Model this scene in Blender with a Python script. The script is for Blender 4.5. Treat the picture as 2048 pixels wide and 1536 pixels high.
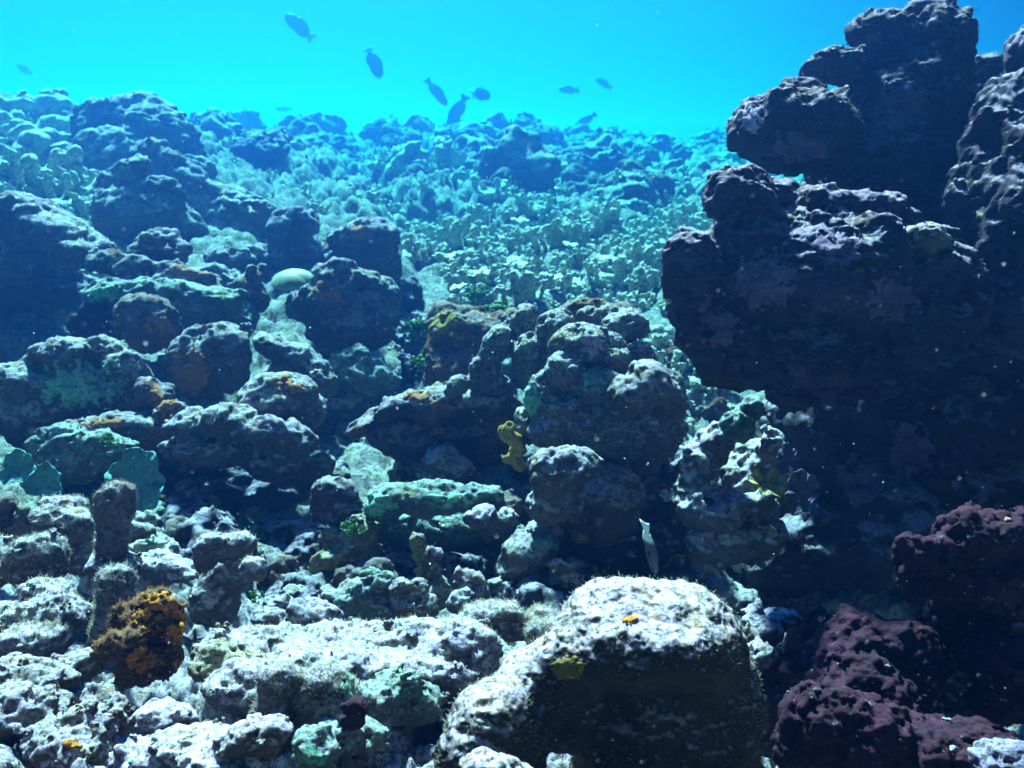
import bpy, math, random
import numpy as np
R = math.radians
for o in list(bpy.data.objects): bpy.data.objects.remove(o)
S = bpy.context.scene
COL = S.collection

# ---------------------------------------------------------------- camera
FPX, PITCH = 1774.0, R(14.5)                 # focal length in photo pixels (2048 wide), looking down
cam = bpy.data.cameras.new('camera'); cam_o = bpy.data.objects.new('camera', cam); COL.objects.link(cam_o)
cam.sensor_width = 36; cam.lens = 36 * FPX / 2048
cam.clip_start = .05; cam.clip_end = 400
cam_o.location = (0, 0, 0); cam_o.rotation_euler = (R(90) - PITCH, 0, 0)
S.camera = cam_o
cam.dof.use_dof = True; cam.dof.focus_distance = 1.7; cam.dof.aperture_fstop = 8.0   # a compact camera's soft far field
# ---------------------------------------------------------------- light
SUN_EL, SUN_AZ = R(50), R(-17)               # azimuth from +Y towards +X: ahead, a little left
sdir = np.array([math.sin(SUN_AZ) * math.cos(SUN_EL), math.cos(SUN_AZ) * math.cos(SUN_EL), math.sin(SUN_EL)])
sun = bpy.data.lights.new('sun', 'SUN'); sun.energy = 5.0; sun.angle = R(4); sun.color = (1.0, .62, .73)
sun_o = bpy.data.objects.new('sun', sun); COL.objects.link(sun_o)
from mathutils import Vector, Matrix
sun_o.rotation_euler = Vector(sdir).to_track_quat('Z', 'Y').to_euler()
W = bpy.data.worlds.new('World'); S.world = W; W.use_nodes = True
nt = W.node_tree; N = nt.nodes; L = nt.links
sky = N.new('ShaderNodeTexSky'); sky.sky_type = 'NISHITA'; sky.sun_disc = False
sky.sun_elevation = SUN_EL; sky.sun_rotation = SUN_AZ
bg = N['Background']
tcw = N.new('ShaderNodeTexCoord')
# water-tinted daylight, masked to a bright lobe low ahead, dimmed elsewhere for dark shade
dot = N.new('ShaderNodeVectorMath'); dot.operation = 'DOT_PRODUCT'
wd = np.array([-.24, .96, .14]); wd /= np.linalg.norm(wd)
dot.inputs[1].default_value = tuple(wd)
L.new(tcw.outputs['Generated'], dot.inputs[0])
mr = N.new('ShaderNodeMapRange'); mr.interpolation_type = 'SMOOTHERSTEP'
mr.inputs['From Min'].default_value = .55; mr.inputs['From Max'].default_value = .98
mr.inputs['To Min'].default_value = .008; mr.inputs['To Max'].default_value = 1.0
L.new(dot.outputs['Value'], mr.inputs['Value'])
WATER = (.065, .55, 1.05)
bw = N.new('ShaderNodeRGBToBW'); L.new(sky.outputs[0], bw.inputs[0])
m1 = N.new('ShaderNodeMath'); m1.operation = 'MULTIPLY'; L.new(bw.outputs[0], m1.inputs[0]); L.new(mr.outputs[0], m1.inputs[1])
wc = N.new('ShaderNodeMix'); wc.data_type = 'RGBA'; wc.inputs[6].default_value = (.004, .10, .60, 1); wc.inputs[7].default_value = (*WATER, 1)
L.new(mr.outputs[0], wc.inputs[0])
mx = N.new('ShaderNodeVectorMath'); mx.operation = 'SCALE'; L.new(wc.outputs[2], mx.inputs[0])
L.new(m1.outputs[0], mx.inputs['Scale']); L.new(mx.outputs[0], bg.inputs['Color'])
bg.inputs['Strength'].default_value = .0150
S.view_settings.view_transform = 'Standard'; S.view_settings.look = 'None'
S.view_settings.exposure = 2.7; S.view_settings.gamma = 1
S.cycles.volume_bounces = 0; S.cycles.max_bounces = 5; S.cycles.diffuse_bounces = 1
S.cycles.use_denoising = True
HAZE = dict(density=.22, color=(.008, .044, .168), absorb=(.045, .99, .998), g=.76)

# ---------------------------------------------------------------- helpers: space
cp, sp = math.cos(PITCH), math.sin(PITCH)
FW = np.array([0, cp, -sp]); UP = np.array([0, sp, cp]); RT = np.array([1., 0, 0])
def at(px, py, d):
    return d * (FW + (px - 1024) / FPX * RT - (py - 768) / FPX * UP)

# ---------------------------------------------------------------- helpers: noise
def _hash(i, j, k, s):
    h = (i.astype(np.uint32) * np.uint32(374761393)) ^ (j.astype(np.uint32) * np.uint32(668265263)) ^ (k.astype(np.uint32) * np.uint32(2147483647)) ^ np.uint32((s * 1274126177) & 0xffffffff)
    h = (h ^ (h >> np.uint32(13))) * np.uint32(1274126177)
    h = (h ^ (h >> np.uint32(16))) * np.uint32(2246822519)
    return h ^ (h >> np.uint32(15))
def _u(h): return (h & np.uint32(0xffffff)).astype(np.float32) / np.float32(0xffffff)
def perlin(p, s=0):
    p = np.asarray(p, np.float32); f0 = np.floor(p); i0 = f0.astype(np.int32); f = p - f0
    w = f * f * f * (f * (f * 6 - 15) + 10)
    out = 0
    for dx in (0, 1):
        for dy in (0, 1):
            for dz in (0, 1):
                h = _hash(i0[:, 0] + dx, i0[:, 1] + dy, i0[:, 2] + dz, s)
                gx = _u(h) * 2 - 1; gy = _u(h * np.uint32(747796405) + np.uint32(1)) * 2 - 1; gz = _u(h * np.uint32(277803737) + np.uint32(7)) * 2 - 1
                v = gx * (f[:, 0] - dx) + gy * (f[:, 1] - dy) + gz * (f[:, 2] - dz)
                out = out + v * (w[:, 0] if dx else 1 - w[:, 0]) * (w[:, 1] if dy else 1 - w[:, 1]) * (w[:, 2] if dz else 1 - w[:, 2])
    return out
def fbm(p, o=3, s=0, gain=.5):
    a, r, q = 1.0, 0, np.asarray(p, np.float32)
    for n in range(o):
        r = r + a * perlin(q, s + n); q = q * 2.03; a *= gain
    return r
def worley(p, s=0):
    p = np.asarray(p, np.float32); i0 = np.floor(p).astype(np.int32); best = np.full(len(p), 9., np.float32)
    for dx in (-1, 0, 1):
        for dy in (-1, 0, 1):
            for dz in (-1, 0, 1):
                a, b, c = i0[:, 0] + dx, i0[:, 1] + dy, i0[:, 2] + dz
                h = _hash(a, b, c, s)
                d = (a + _u(h) - p[:, 0]) ** 2 + (b + _u(h * np.uint32(747796405) + np.uint32(1)) - p[:, 1]) ** 2 + (c + _u(h * np.uint32(277803737) + np.uint32(7)) - p[:, 2]) ** 2
                best = np.minimum(best, d)
    return np.sqrt(best)
def worley2(p, s=0):                                     # the same in the plane, for the ground
    p = np.asarray(p, np.float32); i0 = np.floor(p).astype(np.int32); best = np.full(len(p), 9., np.float32); z = np.zeros(len(p), np.int32)
    for dx in (-1, 0, 1):
        for dy in (-1, 0, 1):
            a, b = i0[:, 0] + dx, i0[:, 1] + dy
            h = _hash(a, b, z, s)
            d = (a + _u(h) - p[:, 0]) ** 2 + (b + _u(h * np.uint32(747796405) + np.uint32(1)) - p[:, 1]) ** 2
            best = np.minimum(best, d)
    return np.sqrt(best)
def gridnoise(axes, cell, rng):                          # smooth lattice noise on a regular grid
    Ws = []
    for a in axes:
        t = (a - a[0]) / cell; m = int(t[-1]) + 5; i = np.floor(t).astype(int); f = t - i
        Wm = np.zeros((len(a), m), np.float32); r = np.arange(len(a))
        Wm[r, i] = (1 - f) ** 3 / 6; Wm[r, i + 1] = (3 * f ** 3 - 6 * f ** 2 + 4) / 6
        Wm[r, i + 2] = (-3 * f ** 3 + 3 * f ** 2 + 3 * f + 1) / 6; Wm[r, i + 3] = f ** 3 / 6
        Ws.append(Wm)
    lat = rng.standard_normal([w.shape[1] for w in Ws]).astype(np.float32) * 1.6
    v = np.tensordot(Ws[0], lat, (1, 0)); v = np.tensordot(v, Ws[1], (1, 1)); v = np.tensordot(v, Ws[2], (1, 1))
    return v

# ---------------------------------------------------------------- helpers: surfaces
def surface_nets(D, org, h):
    I = D < 0; n = np.array(D.shape)
    corners = [(a, b, c) for a in (0, 1) for b in (0, 1) for c in (0, 1)]
    cnt = sum(I[a:n[0] - 1 + a, b:n[1] - 1 + b, c:n[2] - 1 + c].astype(np.int8) for a, b, c in corners)
    act = (cnt > 0) & (cnt < 8)
    idx = np.full(act.shape, -1, np.int64); ii = np.argwhere(act); idx[act] = np.arange(len(ii))
    acc = np.zeros((len(ii), 3), np.float32); num = np.zeros(len(ii), np.float32)
    V = {c: D[ii[:, 0] + c[0], ii[:, 1] + c[1], ii[:, 2] + c[2]] for c in corners}
    for c in corners:
        for ax in range(3):
            if c[ax] == 0:
                e = list(c); e[ax] = 1; e = tuple(e)
                va, vb = V[c], V[e]; m = (va < 0) != (vb < 0)
                t = va[m] / (va[m] - vb[m])
                q = np.tile(np.array(c, np.float32), (m.sum(), 1)); q[:, ax] = t
                acc[m] += q; num[m] += 1
    P = org + h * (ii + acc / num[:, None])
    F = []
    for ax in range(3):
        u, v = (ax + 1) % 3, (ax + 2) % 3
        A = np.moveaxis(I, ax, 0); s0, s1 = A[:-1], A[1:]
        for flip, mask in ((0, s0 & ~s1), (1, ~s0 & s1)):
            mask = np.moveaxis(mask, 0, ax).copy()
            sl = [slice(None)] * 3; sl[u] = slice(1, n[u] - 1); sl[v] = slice(1, n[v] - 1)
            off = np.zeros(3, int); off[u] = 1; off[v] = 1
            e = np.argwhere(mask[tuple(sl)]) + off
            du = np.zeros(3, int); du[u] = 1; dv = np.zeros(3, int); dv[v] = 1
            q = [e - du - dv, e - dv, e, e - du]
            q = np.stack([idx[x[:, 0], x[:, 1], x[:, 2]] for x in q], 1)
            F.append(q[:, ::-1] if flip else q)
    return P, np.concatenate(F)
def vnormals(P, F):
    a = P[F[:, 2]] - P[F[:, 0]]; b = P[F[:, 3]] - P[F[:, 1]]; fn = np.cross(a, b); nn = np.zeros_like(P)
    for k in range(3):
        c = np.stack([np.bincount(F[:, j], fn[:, k], len(P)) for j in range(4)]).sum(0); nn[:, k] = c
    return nn / (np.linalg.norm(nn, axis=1, keepdims=True) + 1e-12)
def mesh(name, P, F, mat, smooth=True):
    me = bpy.data.meshes.new(name); P = np.asarray(P, np.float32); F = np.asarray(F, np.int32)
    me.vertices.add(len(P)); me.vertices.foreach_set('co', P.ravel())
    k = F.shape[1]
    me.loops.add(F.size); me.loops.foreach_set('vertex_index', F.ravel())
    me.polygons.add(len(F)); me.polygons.foreach_set('loop_start', np.arange(0, F.size, k, dtype=np.int32))
    me.polygons.foreach_set('loop_total', np.full(len(F), k, np.int32))
    if smooth: me.polygons.foreach_set('use_smooth', np.ones(len(F), bool))
    me.update(calc_edges=True); me.validate()
    if mat: me.materials.append(mat)
    return me
def link(name, me, parent=None, loc=(0, 0, 0)):
    o = bpy.data.objects.new(name, me); COL.objects.link(o); o.location = loc
    if parent: o.parent = parent
    return o
def tag(o, label=None, cat=None, group=None, kind=None):
    if label: o['label'] = label
    if cat: o['category'] = cat
    if group: o['group'] = group
    if kind: o['kind'] = kind
    return o
def place(name, P, F, mat, label=None, cat=None, group=None, parent=None):
    if parent is not None: return link(name, mesh(name, P - np.array(parent.location), F, mat), parent)
    base = np.array([(P[:, 0].min() + P[:, 0].max()) / 2, (P[:, 1].min() + P[:, 1].max()) / 2, P[:, 2].min()])
    o = link(name, mesh(name, P - base, F, mat), None, base)
    return tag(o, label, cat, group, 'thing')

def blob_axes(ang):
    c, s = math.cos(R(ang)), math.sin(R(ang))
    return np.stack([c * RT + s * UP, -s * RT + c * UP, FW])
def build_sdf(ells, h, k, n1, n2, seed, carve=.30):
    """ells: (centre, axes 3x3, radii). smooth union, lumpy noise, meshed."""
    rng = np.random.default_rng(seed)
    rm = np.mean([e[2].mean() for e in ells]); pad = .35 * rm + 4 * h
    lo = np.min([e[0] - np.sqrt(((e[1] * e[2][:, None]) ** 2).sum(0)) for e in ells], 0) - pad
    hi = np.max([e[0] + np.sqrt(((e[1] * e[2][:, None]) ** 2).sum(0)) for e in ells], 0) + pad
    ax = [np.arange(lo[i], hi[i] + h, h, dtype=np.float32) for i in range(3)]
    X, Y, Z = np.meshgrid(*ax, indexing='ij'); acc = None; kk = k * rm * 2.0
    for c, A, r in ells:
        q = [(A[i, 0] * (X - c[0]) + A[i, 1] * (Y - c[1]) + A[i, 2] * (Z - c[2])) for i in range(3)]
        k0 = np.sqrt(sum((q[i] / r[i]) ** 2 for i in range(3))); k1 = np.sqrt(sum((q[i] / r[i] ** 2) ** 2 for i in range(3))) + 1e-6
        d = k0 * (k0 - 1) / k1
        if acc is None: acc = d
        else:
            w = np.clip(kk - np.abs(acc - d), 0, None) / kk; acc = np.minimum(acc, d) - w * w * kk * .25
    D = acc
    D += n1 * rm * gridnoise(ax, .62 * rm, rng) + n2 * rm * gridnoise(ax, .26 * rm, rng) + .5 * n2 * rm * gridnoise(ax, .12 * rm, rng)
    D += carve * rm * np.clip(gridnoise(ax, .30 * rm, rng) - .42, 0, .8) + carve * .5 * rm * np.clip(gridnoise(ax, .16 * rm, rng) - .45, 0, .8)
    D[0] = D[-1] = h; D[:, 0] = D[:, -1] = h; D[:, :, 0] = D[:, :, -1] = h
    return surface_nets(D, lo, h)
def roughen(P, F, px, seed, knob, grit, kcell):
    """knobs and pits along the normal; px = metres one render pixel covers here"""
    wv = np.stack([fbm(P / (34 * px) + 11.7 * a, 2, seed + 40 + a) for a in range(3)], 1)
    P = P + wv * (grit * 16 * px)                                  # irregular outline
    zone = np.clip(.5 + 1.6 * perlin(P / (70 * px) + 3.1, seed + 60), .12, 1.25)
    for cell, amp, sd in ((kcell, knob, 1), (kcell * .42, knob * .62, 2)):
        if amp == 0: continue
        n = vnormals(P, F); w = worley(P / (cell * px) + seed, seed + sd)
        P = P + n * ((.55 - w) * amp * cell * px * zone)[:, None]
    if knob:
        n = vnormals(P, F); w = worley(P / (9 * px) + seed * 1.3, seed + 3); P = P - n * (np.clip(.30 - w, 0, 1) * 9 * px * 2.2 * grit * (1.3 - zone))[:, None]
    n = vnormals(P, F)
    r = fbm(P / (13 * px) + 7.3, 3, seed + 5, .65)
    P = P + n * ((r - .5 * np.abs(r)) * grit * 17 * px)[:, None]
    return P
def ell_from_px(b):
    px, py, d, rx, ry = b[:5]; d = float(far(d)); rz = b[5] if len(b) > 5 else 1.0; ang = b[6] if len(b) > 6 else 0
    m = d / FPX
    return at(px, py, d), blob_axes(ang), np.array([rx, ry, (rx + ry) / 2 * rz]) * m
ROCKS = {}
SEED = [10]
def rock(name, label, cat, mat, blobs, k=.15, n1=.10, n2=.06, knob=.34, grit=.26, kcell=11, vox=2.3, group=None, parent=None, seed=None, carve=.14):
    SEED[0] += 1; seed = SEED[0] if seed is None else seed
    if mat == 'red': knob, kcell, grit, n2 = .60, 8, .34, max(n2, .09)
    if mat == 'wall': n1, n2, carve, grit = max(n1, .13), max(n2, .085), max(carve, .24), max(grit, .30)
    d = float(far(np.mean([b[2] for b in blobs]))); px = d * 2 / FPX
    ells = [ell_from_px(b) for b in blobs]
    P, F = build_sdf(ells, vox * px, k, n1, n2, seed, carve if n1 else 0)
    P = roughen(P, F, px, seed, knob, grit, kcell)
    sc = 1.9 if d < 1.75 else 1.4 if d < 2.4 else 1 if d < 4.2 else .6
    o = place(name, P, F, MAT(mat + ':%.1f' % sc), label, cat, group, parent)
    ROCKS[label or name] = (o, P, F)
    return o

# ---------------------------------------------------------------- materials
_m = {}
def nodes_for(name):
    m = bpy.data.materials.new(name); m.use_nodes = True
    return m, m.node_tree.nodes, m.node_tree.links, m.node_tree.nodes['Principled BSDF']
def reef_mat(name, c1, c2, c3, lit_top, s=1.0, dark=(.03, .022, .022), lit_amt=.75, third=.5, pit=.6, patch=None, bump=.7, polyp=0, up0=.10, up1=.66):
    m, N, L, B = nodes_for(name)
    geo = N.new('ShaderNodeNewGeometry')
    def noise(sc, det=6, ro=.6, off=0, dist=0):
        n = N.new('ShaderNodeTexNoise'); n.inputs['Scale'].default_value = sc * s; n.inputs['Detail'].default_value = det
        n.inputs['Roughness'].default_value = ro; n.inputs['Distortion'].default_value = dist
        if off:
            a = N.new('ShaderNodeVectorMath'); a.operation = 'ADD'; a.inputs[1].default_value = (off, off * 1.7, -off)
            L.new(geo.outputs['Position'], a.inputs[0]); L.new(a.outputs[0], n.inputs['Vector'])
        else: L.new(geo.outputs['Position'], n.inputs['Vector'])
        return n.outputs['Fac']
    def ramp(x, a, b, lo=0., hi=1.):
        r = N.new('ShaderNodeMapRange'); r.inputs['From Min'].default_value = a; r.inputs['From Max'].default_value = b
        r.inputs['To Min'].default_value = lo; r.inputs['To Max'].default_value = hi; r.interpolation_type = 'SMOOTHSTEP'
        L.new(x, r.inputs['Value']); return r.outputs[0]
    def mix(f, a, b, mode='MIX'):
        x = N.new('ShaderNodeMix'); x.data_type = 'RGBA'; x.blend_type = mode
        if isinstance(f, float): x.inputs[0].default_value = f
        else: L.new(f, x.inputs[0])
        for i, v in ((6, a), (7, b)):
            if isinstance(v, tuple): x.inputs[i].default_value = (*v, 1)
            else: L.new(v, x.inputs[i])
        return x.outputs[2]
    def mul(a, b):
        x = N.new('ShaderNodeMath'); x.operation = 'MULTIPLY'
        for i, v in ((0, a), (1, b)):
            if isinstance(v, float): x.inputs[i].default_value = v
            else: L.new(v, x.inputs[i])
        return x.outputs[0]
    fine = noise(70, 8, .72)
    c = mix(ramp(noise(6, 6, .68), .40, .60), c1, c2)
    c = mix(ramp(noise(9, 5, .7, 3.1), .54 + .1 * (1 - third), .66), c, c3)
    # sunlit look painted into upward faces, with a little algae crust
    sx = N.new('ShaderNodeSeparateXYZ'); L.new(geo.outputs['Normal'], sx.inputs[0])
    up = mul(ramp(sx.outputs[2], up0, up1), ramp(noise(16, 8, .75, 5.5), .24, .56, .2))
    tanv = tuple(min(1, a * b) for a, b in zip(lit_top, (.74, .58, .36))); lil = tuple(min(1, a * b) for a, b in zip(lit_top, (.90, .80, 1.04)))
    lit_col = mix(ramp(noise(7, 7, .72, 14.2), .42, .58), lit_top, lil); lit_col = mix(ramp(noise(11, 8, .75, 17.7), .52, .64), lit_col, tanv)
    c = mix(mul(up, lit_amt), c, lit_col)
    if patch:
        c = mix(ramp(noise(patch[1], 7, .74, patch[2]), patch[3], patch[3] + .05), c, patch[0])
    c = mix(ramp(fine, .38, .52, .80, 0.), c, dark)
    v = N.new('ShaderNodeTexVoronoi'); v.inputs['Scale'].default_value = 34 * s; v.inputs['Randomness'].default_value = 1
    L.new(geo.outputs['Position'], v.inputs['Vector'])
    c = mix(mul(ramp(v.outputs['Distance'], .10, .26, 1., 0.), pit), c, dark)
    if polyp:
        pv = N.new('ShaderNodeTexVoronoi'); pv.inputs['Scale'].default_value = polyp; pv.feature = 'DISTANCE_TO_EDGE'; L.new(geo.outputs['Position'], pv.inputs['Vector'])
        pe = ramp(pv.outputs['Distance'], .05, .22); c = mix(ramp(pv.outputs['Distance'], .03, .16, .5, 0.), c, dark)
    L.new(c, B.inputs['Base Color']); B.inputs['Roughness'].default_value = .9
    B.inputs['Specular IOR Level'].default_value = .15
    b1 = N.new('ShaderNodeBump'); b1.inputs['Strength'].default_value = bump; b1.inputs['Distance'].default_value = .02 / s
    L.new(fine, b1.inputs['Height'])
    b2 = N.new('ShaderNodeBump'); b2.inputs['Strength'].default_value = bump * .6; b2.inputs['Distance'].default_value = .02 / s
    L.new(noise(26, 5, .6, 9.), b2.inputs['Height']); 
    if polyp:
        b3 = N.new('ShaderNodeBump'); b3.inputs['Strength'].default_value = .7; b3.inputs['Distance'].default_value = .006; L.new(pe, b3.inputs['Height']); L.new(b3.outputs[0], b2.inputs['Normal'])
    L.new(b2.outputs[0], b1.inputs['Normal']); L.new(b1.outputs[0], B.inputs['Normal'])
    return m
LAV, TAN, GRN, TEAL = (.36, .31, .37), (.25, .19, .12), (.10, .20, .11), (.16, .34, .27)
LIT_TOP = (.60, .56, .58)
ORANGE, RUST, YEL = (.52, .15, .012), (.30, .10, .04), (.55, .36, .05)
PAL = {  # in rock palettes, dark sides and pale tops paint in shade and sun
 'pale':   dict(c1=(.115, .088, .085), c2=(.085, .056, .034), c3=(.042, .075, .045), lit_top=(.66, .62, .62), patch=((.13, .065, .03), 5, 21., .60)),
 'white':  dict(c1=(0.12, 0.099, 0.12), c2=(0.072, 0.054, 0.042), c3=(0.09, 0.075, 0.096), lit_top=(.74, .68, .72), dark=(.06, .045, .04), lit_amt=.92, third=.3),
 'cap':    dict(up0=.32, up1=.95, c1=(.030, .025, .016), c2=(.055, .042, .028), c3=(.035, .042, .018), lit_top=(.74, .68, .70), dark=(.05, .038, .028), lit_amt=.95),
 'mauve':  dict(c1=(.20, .145, .16), c2=(.14, .095, .09), c3=(.16, .13, .15), lit_top=(.50, .42, .45), third=.3),
 'brown':  dict(c1=(0.112, 0.0788, 0.0638), c2=(0.075, 0.0488, 0.0375), c3=(0.0413, 0.0638, 0.0338), lit_top=(.36, .30, .26), patch=((.17, .07, .03), 7, 12., .53)),
 'rusty':  dict(c1=(0.091, 0.0748, 0.091), c2=(0.0553, 0.0325, 0.0221), c3=(0.052, 0.0975, 0.078), lit_top=(.56, .51, .54), patch=((.20, .085, .035), 6, 4., .545)),
 'green':  dict(c1=(0.0525, 0.0975, 0.0638), c2=(0.128, 0.112, 0.135), c3=(0.0675, 0.158, 0.12), lit_top=(.46, .58, .51), patch=((.09, .24, .17), 12, 2., .57)),
 'purple': dict(c1=(.12, .09, .15), c2=(.07, .05, .065), c3=(.07, .09, .09), lit_top=(.50, .45, .54), third=.3),
 'wall':   dict(up0=.40, up1=.92, c1=(0.045, 0.0336, 0.06), c2=(0.021, 0.0156, 0.0192), c3=(0.024, 0.042, 0.036), lit_top=(.52, .47, .55), lit_amt=.8, patch=((.08, .09, .09), 5, 3., .62)),
 'red':    dict(up0=.10, up1=.9, c1=(.040, .006, .022), c2=(.018, .004, .010), c3=(.014, .014, .016), lit_top=(.12, .034, .070), lit_amt=.4, pit=.85, patch=((.30, .23, .30), 20, 8., .62)),
 'orange': dict(c1=(.05, .028, .018), c2=(.10, .036, .012), c3=(.03, .022, .018), lit_top=(.40, .24, .10), lit_amt=.5, patch=((.50, .20, .02), 9, 6., .60)),
 'yellow': dict(c1=(.24, .19, .07), c2=(.17, .16, .08), c3=(.12, .10, .06), lit_top=(.58, .54, .40)),
 'finger': dict(c1=(.48, .52, .42), c2=(.36, .40, .31), c3=(.14, .24, .15), lit_top=(.74, .77, .67), lit_amt=.95, third=.1, pit=.2),
 'brain':  dict(c1=(0.176, 0.189, 0.169), c2=(0.169, 0.15, 0.169), c3=(0.052, 0.111, 0.0845), lit_top=(.72, .75, .71), third=.5, lit_amt=.85, pit=.2, polyp=80),
 'floor':  dict(c1=(0.09, 0.072, 0.09), c2=(0.054, 0.042, 0.03), c3=(0.03, 0.054, 0.033), lit_top=(.56, .52, .54), lit_amt=.8),
 'ground': dict(c1=(.15, .15, .13), c2=(.10, .09, .07), c3=(.05, .10, .06), lit_top=(.40, .40, .36), lit_amt=.7),
}
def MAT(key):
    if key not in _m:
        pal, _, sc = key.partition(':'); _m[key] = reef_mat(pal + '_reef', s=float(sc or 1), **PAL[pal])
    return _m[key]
def plain(name, col, rough=.6, noise=0, scale=40, sss=0):
    if name in _m: return _m[name]
    m, N, L, B = nodes_for(name); B.inputs['Roughness'].default_value = rough; B.inputs['Specular IOR Level'].default_value = .25
    if noise:
        n = N.new('ShaderNodeTexNoise'); n.inputs['Scale'].default_value = scale; n.inputs['Detail'].default_value = 6
        g = N.new('ShaderNodeTexCoord'); L.new(g.outputs['Object'], n.inputs['Vector'])
        x = N.new('ShaderNodeMix'); x.data_type = 'RGBA'
        x.inputs[6].default_value = (*[c * (1 - noise) for c in col], 1); x.inputs[7].default_value = (*[min(1, c * (1 + noise)) for c in col], 1)
        L.new(n.outputs['Fac'], x.inputs[0]); L.new(x.outputs[2], B.inputs['Base Color'])
    else: B.inputs['Base Color'].default_value = (*col, 1)
    _m[name] = m; return m
def plate_mat(name, col):
    m = reef_mat(name, c1=col, c2=tuple(c * .6 for c in col), c3=tuple(c * 1.3 for c in col), lit_top=tuple(min(1, c * 1.9) for c in col), s=1.6, lit_amt=.5, pit=0., dark=tuple(c * .55 for c in col), bump=.25); return m

# ---------------------------------------------------------------- seabed
G = [(-900,1536,1.2),(0,1560,1.35),(500,1600,1.3),(900,1640,1.35),(1500,1640,1.5),(2048,1640,1.6),(2900,1600,1.5),
 (-500,1300,1.9),(0,1300,1.95),(400,1370,1.8),(900,1390,1.9),(1500,1420,2.1),(2048,1420,2.0),(2800,1300,2.0),
 (100,1160,2.4),(500,1200,2.5),(600,1150,2.8),(900,1230,2.6),(1200,1220,2.8),(1600,1260,2.6),(2048,1200,2.5),
 (450,1080,3.2),(700,1110,3.0),(1000,1120,3.1),(1350,1080,3.2),
 (-500,900,3.3),(100,960,3.3),(300,980,3.4),(700,900,3.9),(950,900,3.7),(1400,900,3.8),(1700,960,3.3),(2048,940,3.2),(2900,900,3.2),
 (100,760,4.2),(400,760,4.2),(700,760,4.5),(950,690,4.9),(1250,660,5.0),(1450,720,4.8),(1900,720,4.5),
 (-500,560,5.2),(100,560,5.2),(400,590,5.0),(800,580,5.5),(1100,560,6.0),(1400,560,6.0),(1900,560,6),(2900,560,6),
 (50,380,6.5),(350,430,6.2),(600,450,6.8),(850,470,7.2),(1100,470,7.4),(1350,470,7.6),
 (-500,280,8),(0,270,8),(300,310,8),(600,360,10),(850,320,11.5),(950,285,12.5),(1080,318,12),(1350,335,12.0),(1600,335,12),(2900,300,12),
 (300,300,14),(500,300,14),(650,312,15),(1000,310,17),(1250,292,16),(1450,290,16),(2000,305,16),
 (-900,306,30),(1000,306,32),(2900,306,32),(-900,304,44),(1000,304,44),(2900,304,44)]
far = lambda d: d + np.maximum(0, d - 4.5) * 1.0
G = np.array(G, float); G[:, 2] = far(G[:, 2]); G[:, 1] += np.clip((G[:, 2] - 14) * 2.4, 0, 38)
def _tps(r): return np.where(r > 0, r * r * np.log(r + 1e-12), 0)
_q = np.stack([G[:, 0] / 600, np.log(G[:, 2]) * 3], 1)
_K = _tps(np.linalg.norm(_q[:, None] - _q[None], axis=2)) + np.eye(len(G)) * .02
_Pm = np.concatenate([np.ones((len(G), 1)), _q], 1)
_A = np.block([[_K, _Pm], [_Pm.T, np.zeros((3, 3))]])
_w = np.linalg.solve(_A, np.concatenate([G[:, 1], np.zeros(3)]))
def ground_py(px, d):
    q = np.stack([np.clip(px, -900, 2900) / 600, np.log(np.clip(d, 1.15, 84)) * 3], -1).reshape(-1, 2)
    return _tps(np.linalg.norm(q[:, None] - _q[None], axis=2)) @ _w[:len(G)] + np.concatenate([np.ones((len(q), 1)), q], 1) @ _w[len(G):]
def bumps(x, y):                                        # coral heads and rubble of the sheet itself, metres
    p = np.stack([x, y], 1); z = 0
    for cell, amp, sd in ((1.1, .20, 1), (.42, .12, 2), (.17, .065, 3), (.075, .03, 4)):
        w = worley2(p / cell + sd * 3.7, sd); z = z + amp * np.sqrt(np.clip(1 - (w / .62) ** 2, 0, 1)) * 1.0
    return z
def ground_point(px, d):
    px = np.atleast_1d(np.asarray(px, float)); d = np.atleast_1d(np.asarray(d, float)); py = ground_py(px, d)
    P = d[:, None] * (FW + ((px - 1024) / FPX)[:, None] * RT - ((py - 768) / FPX)[:, None] * UP)
    return P
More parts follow.
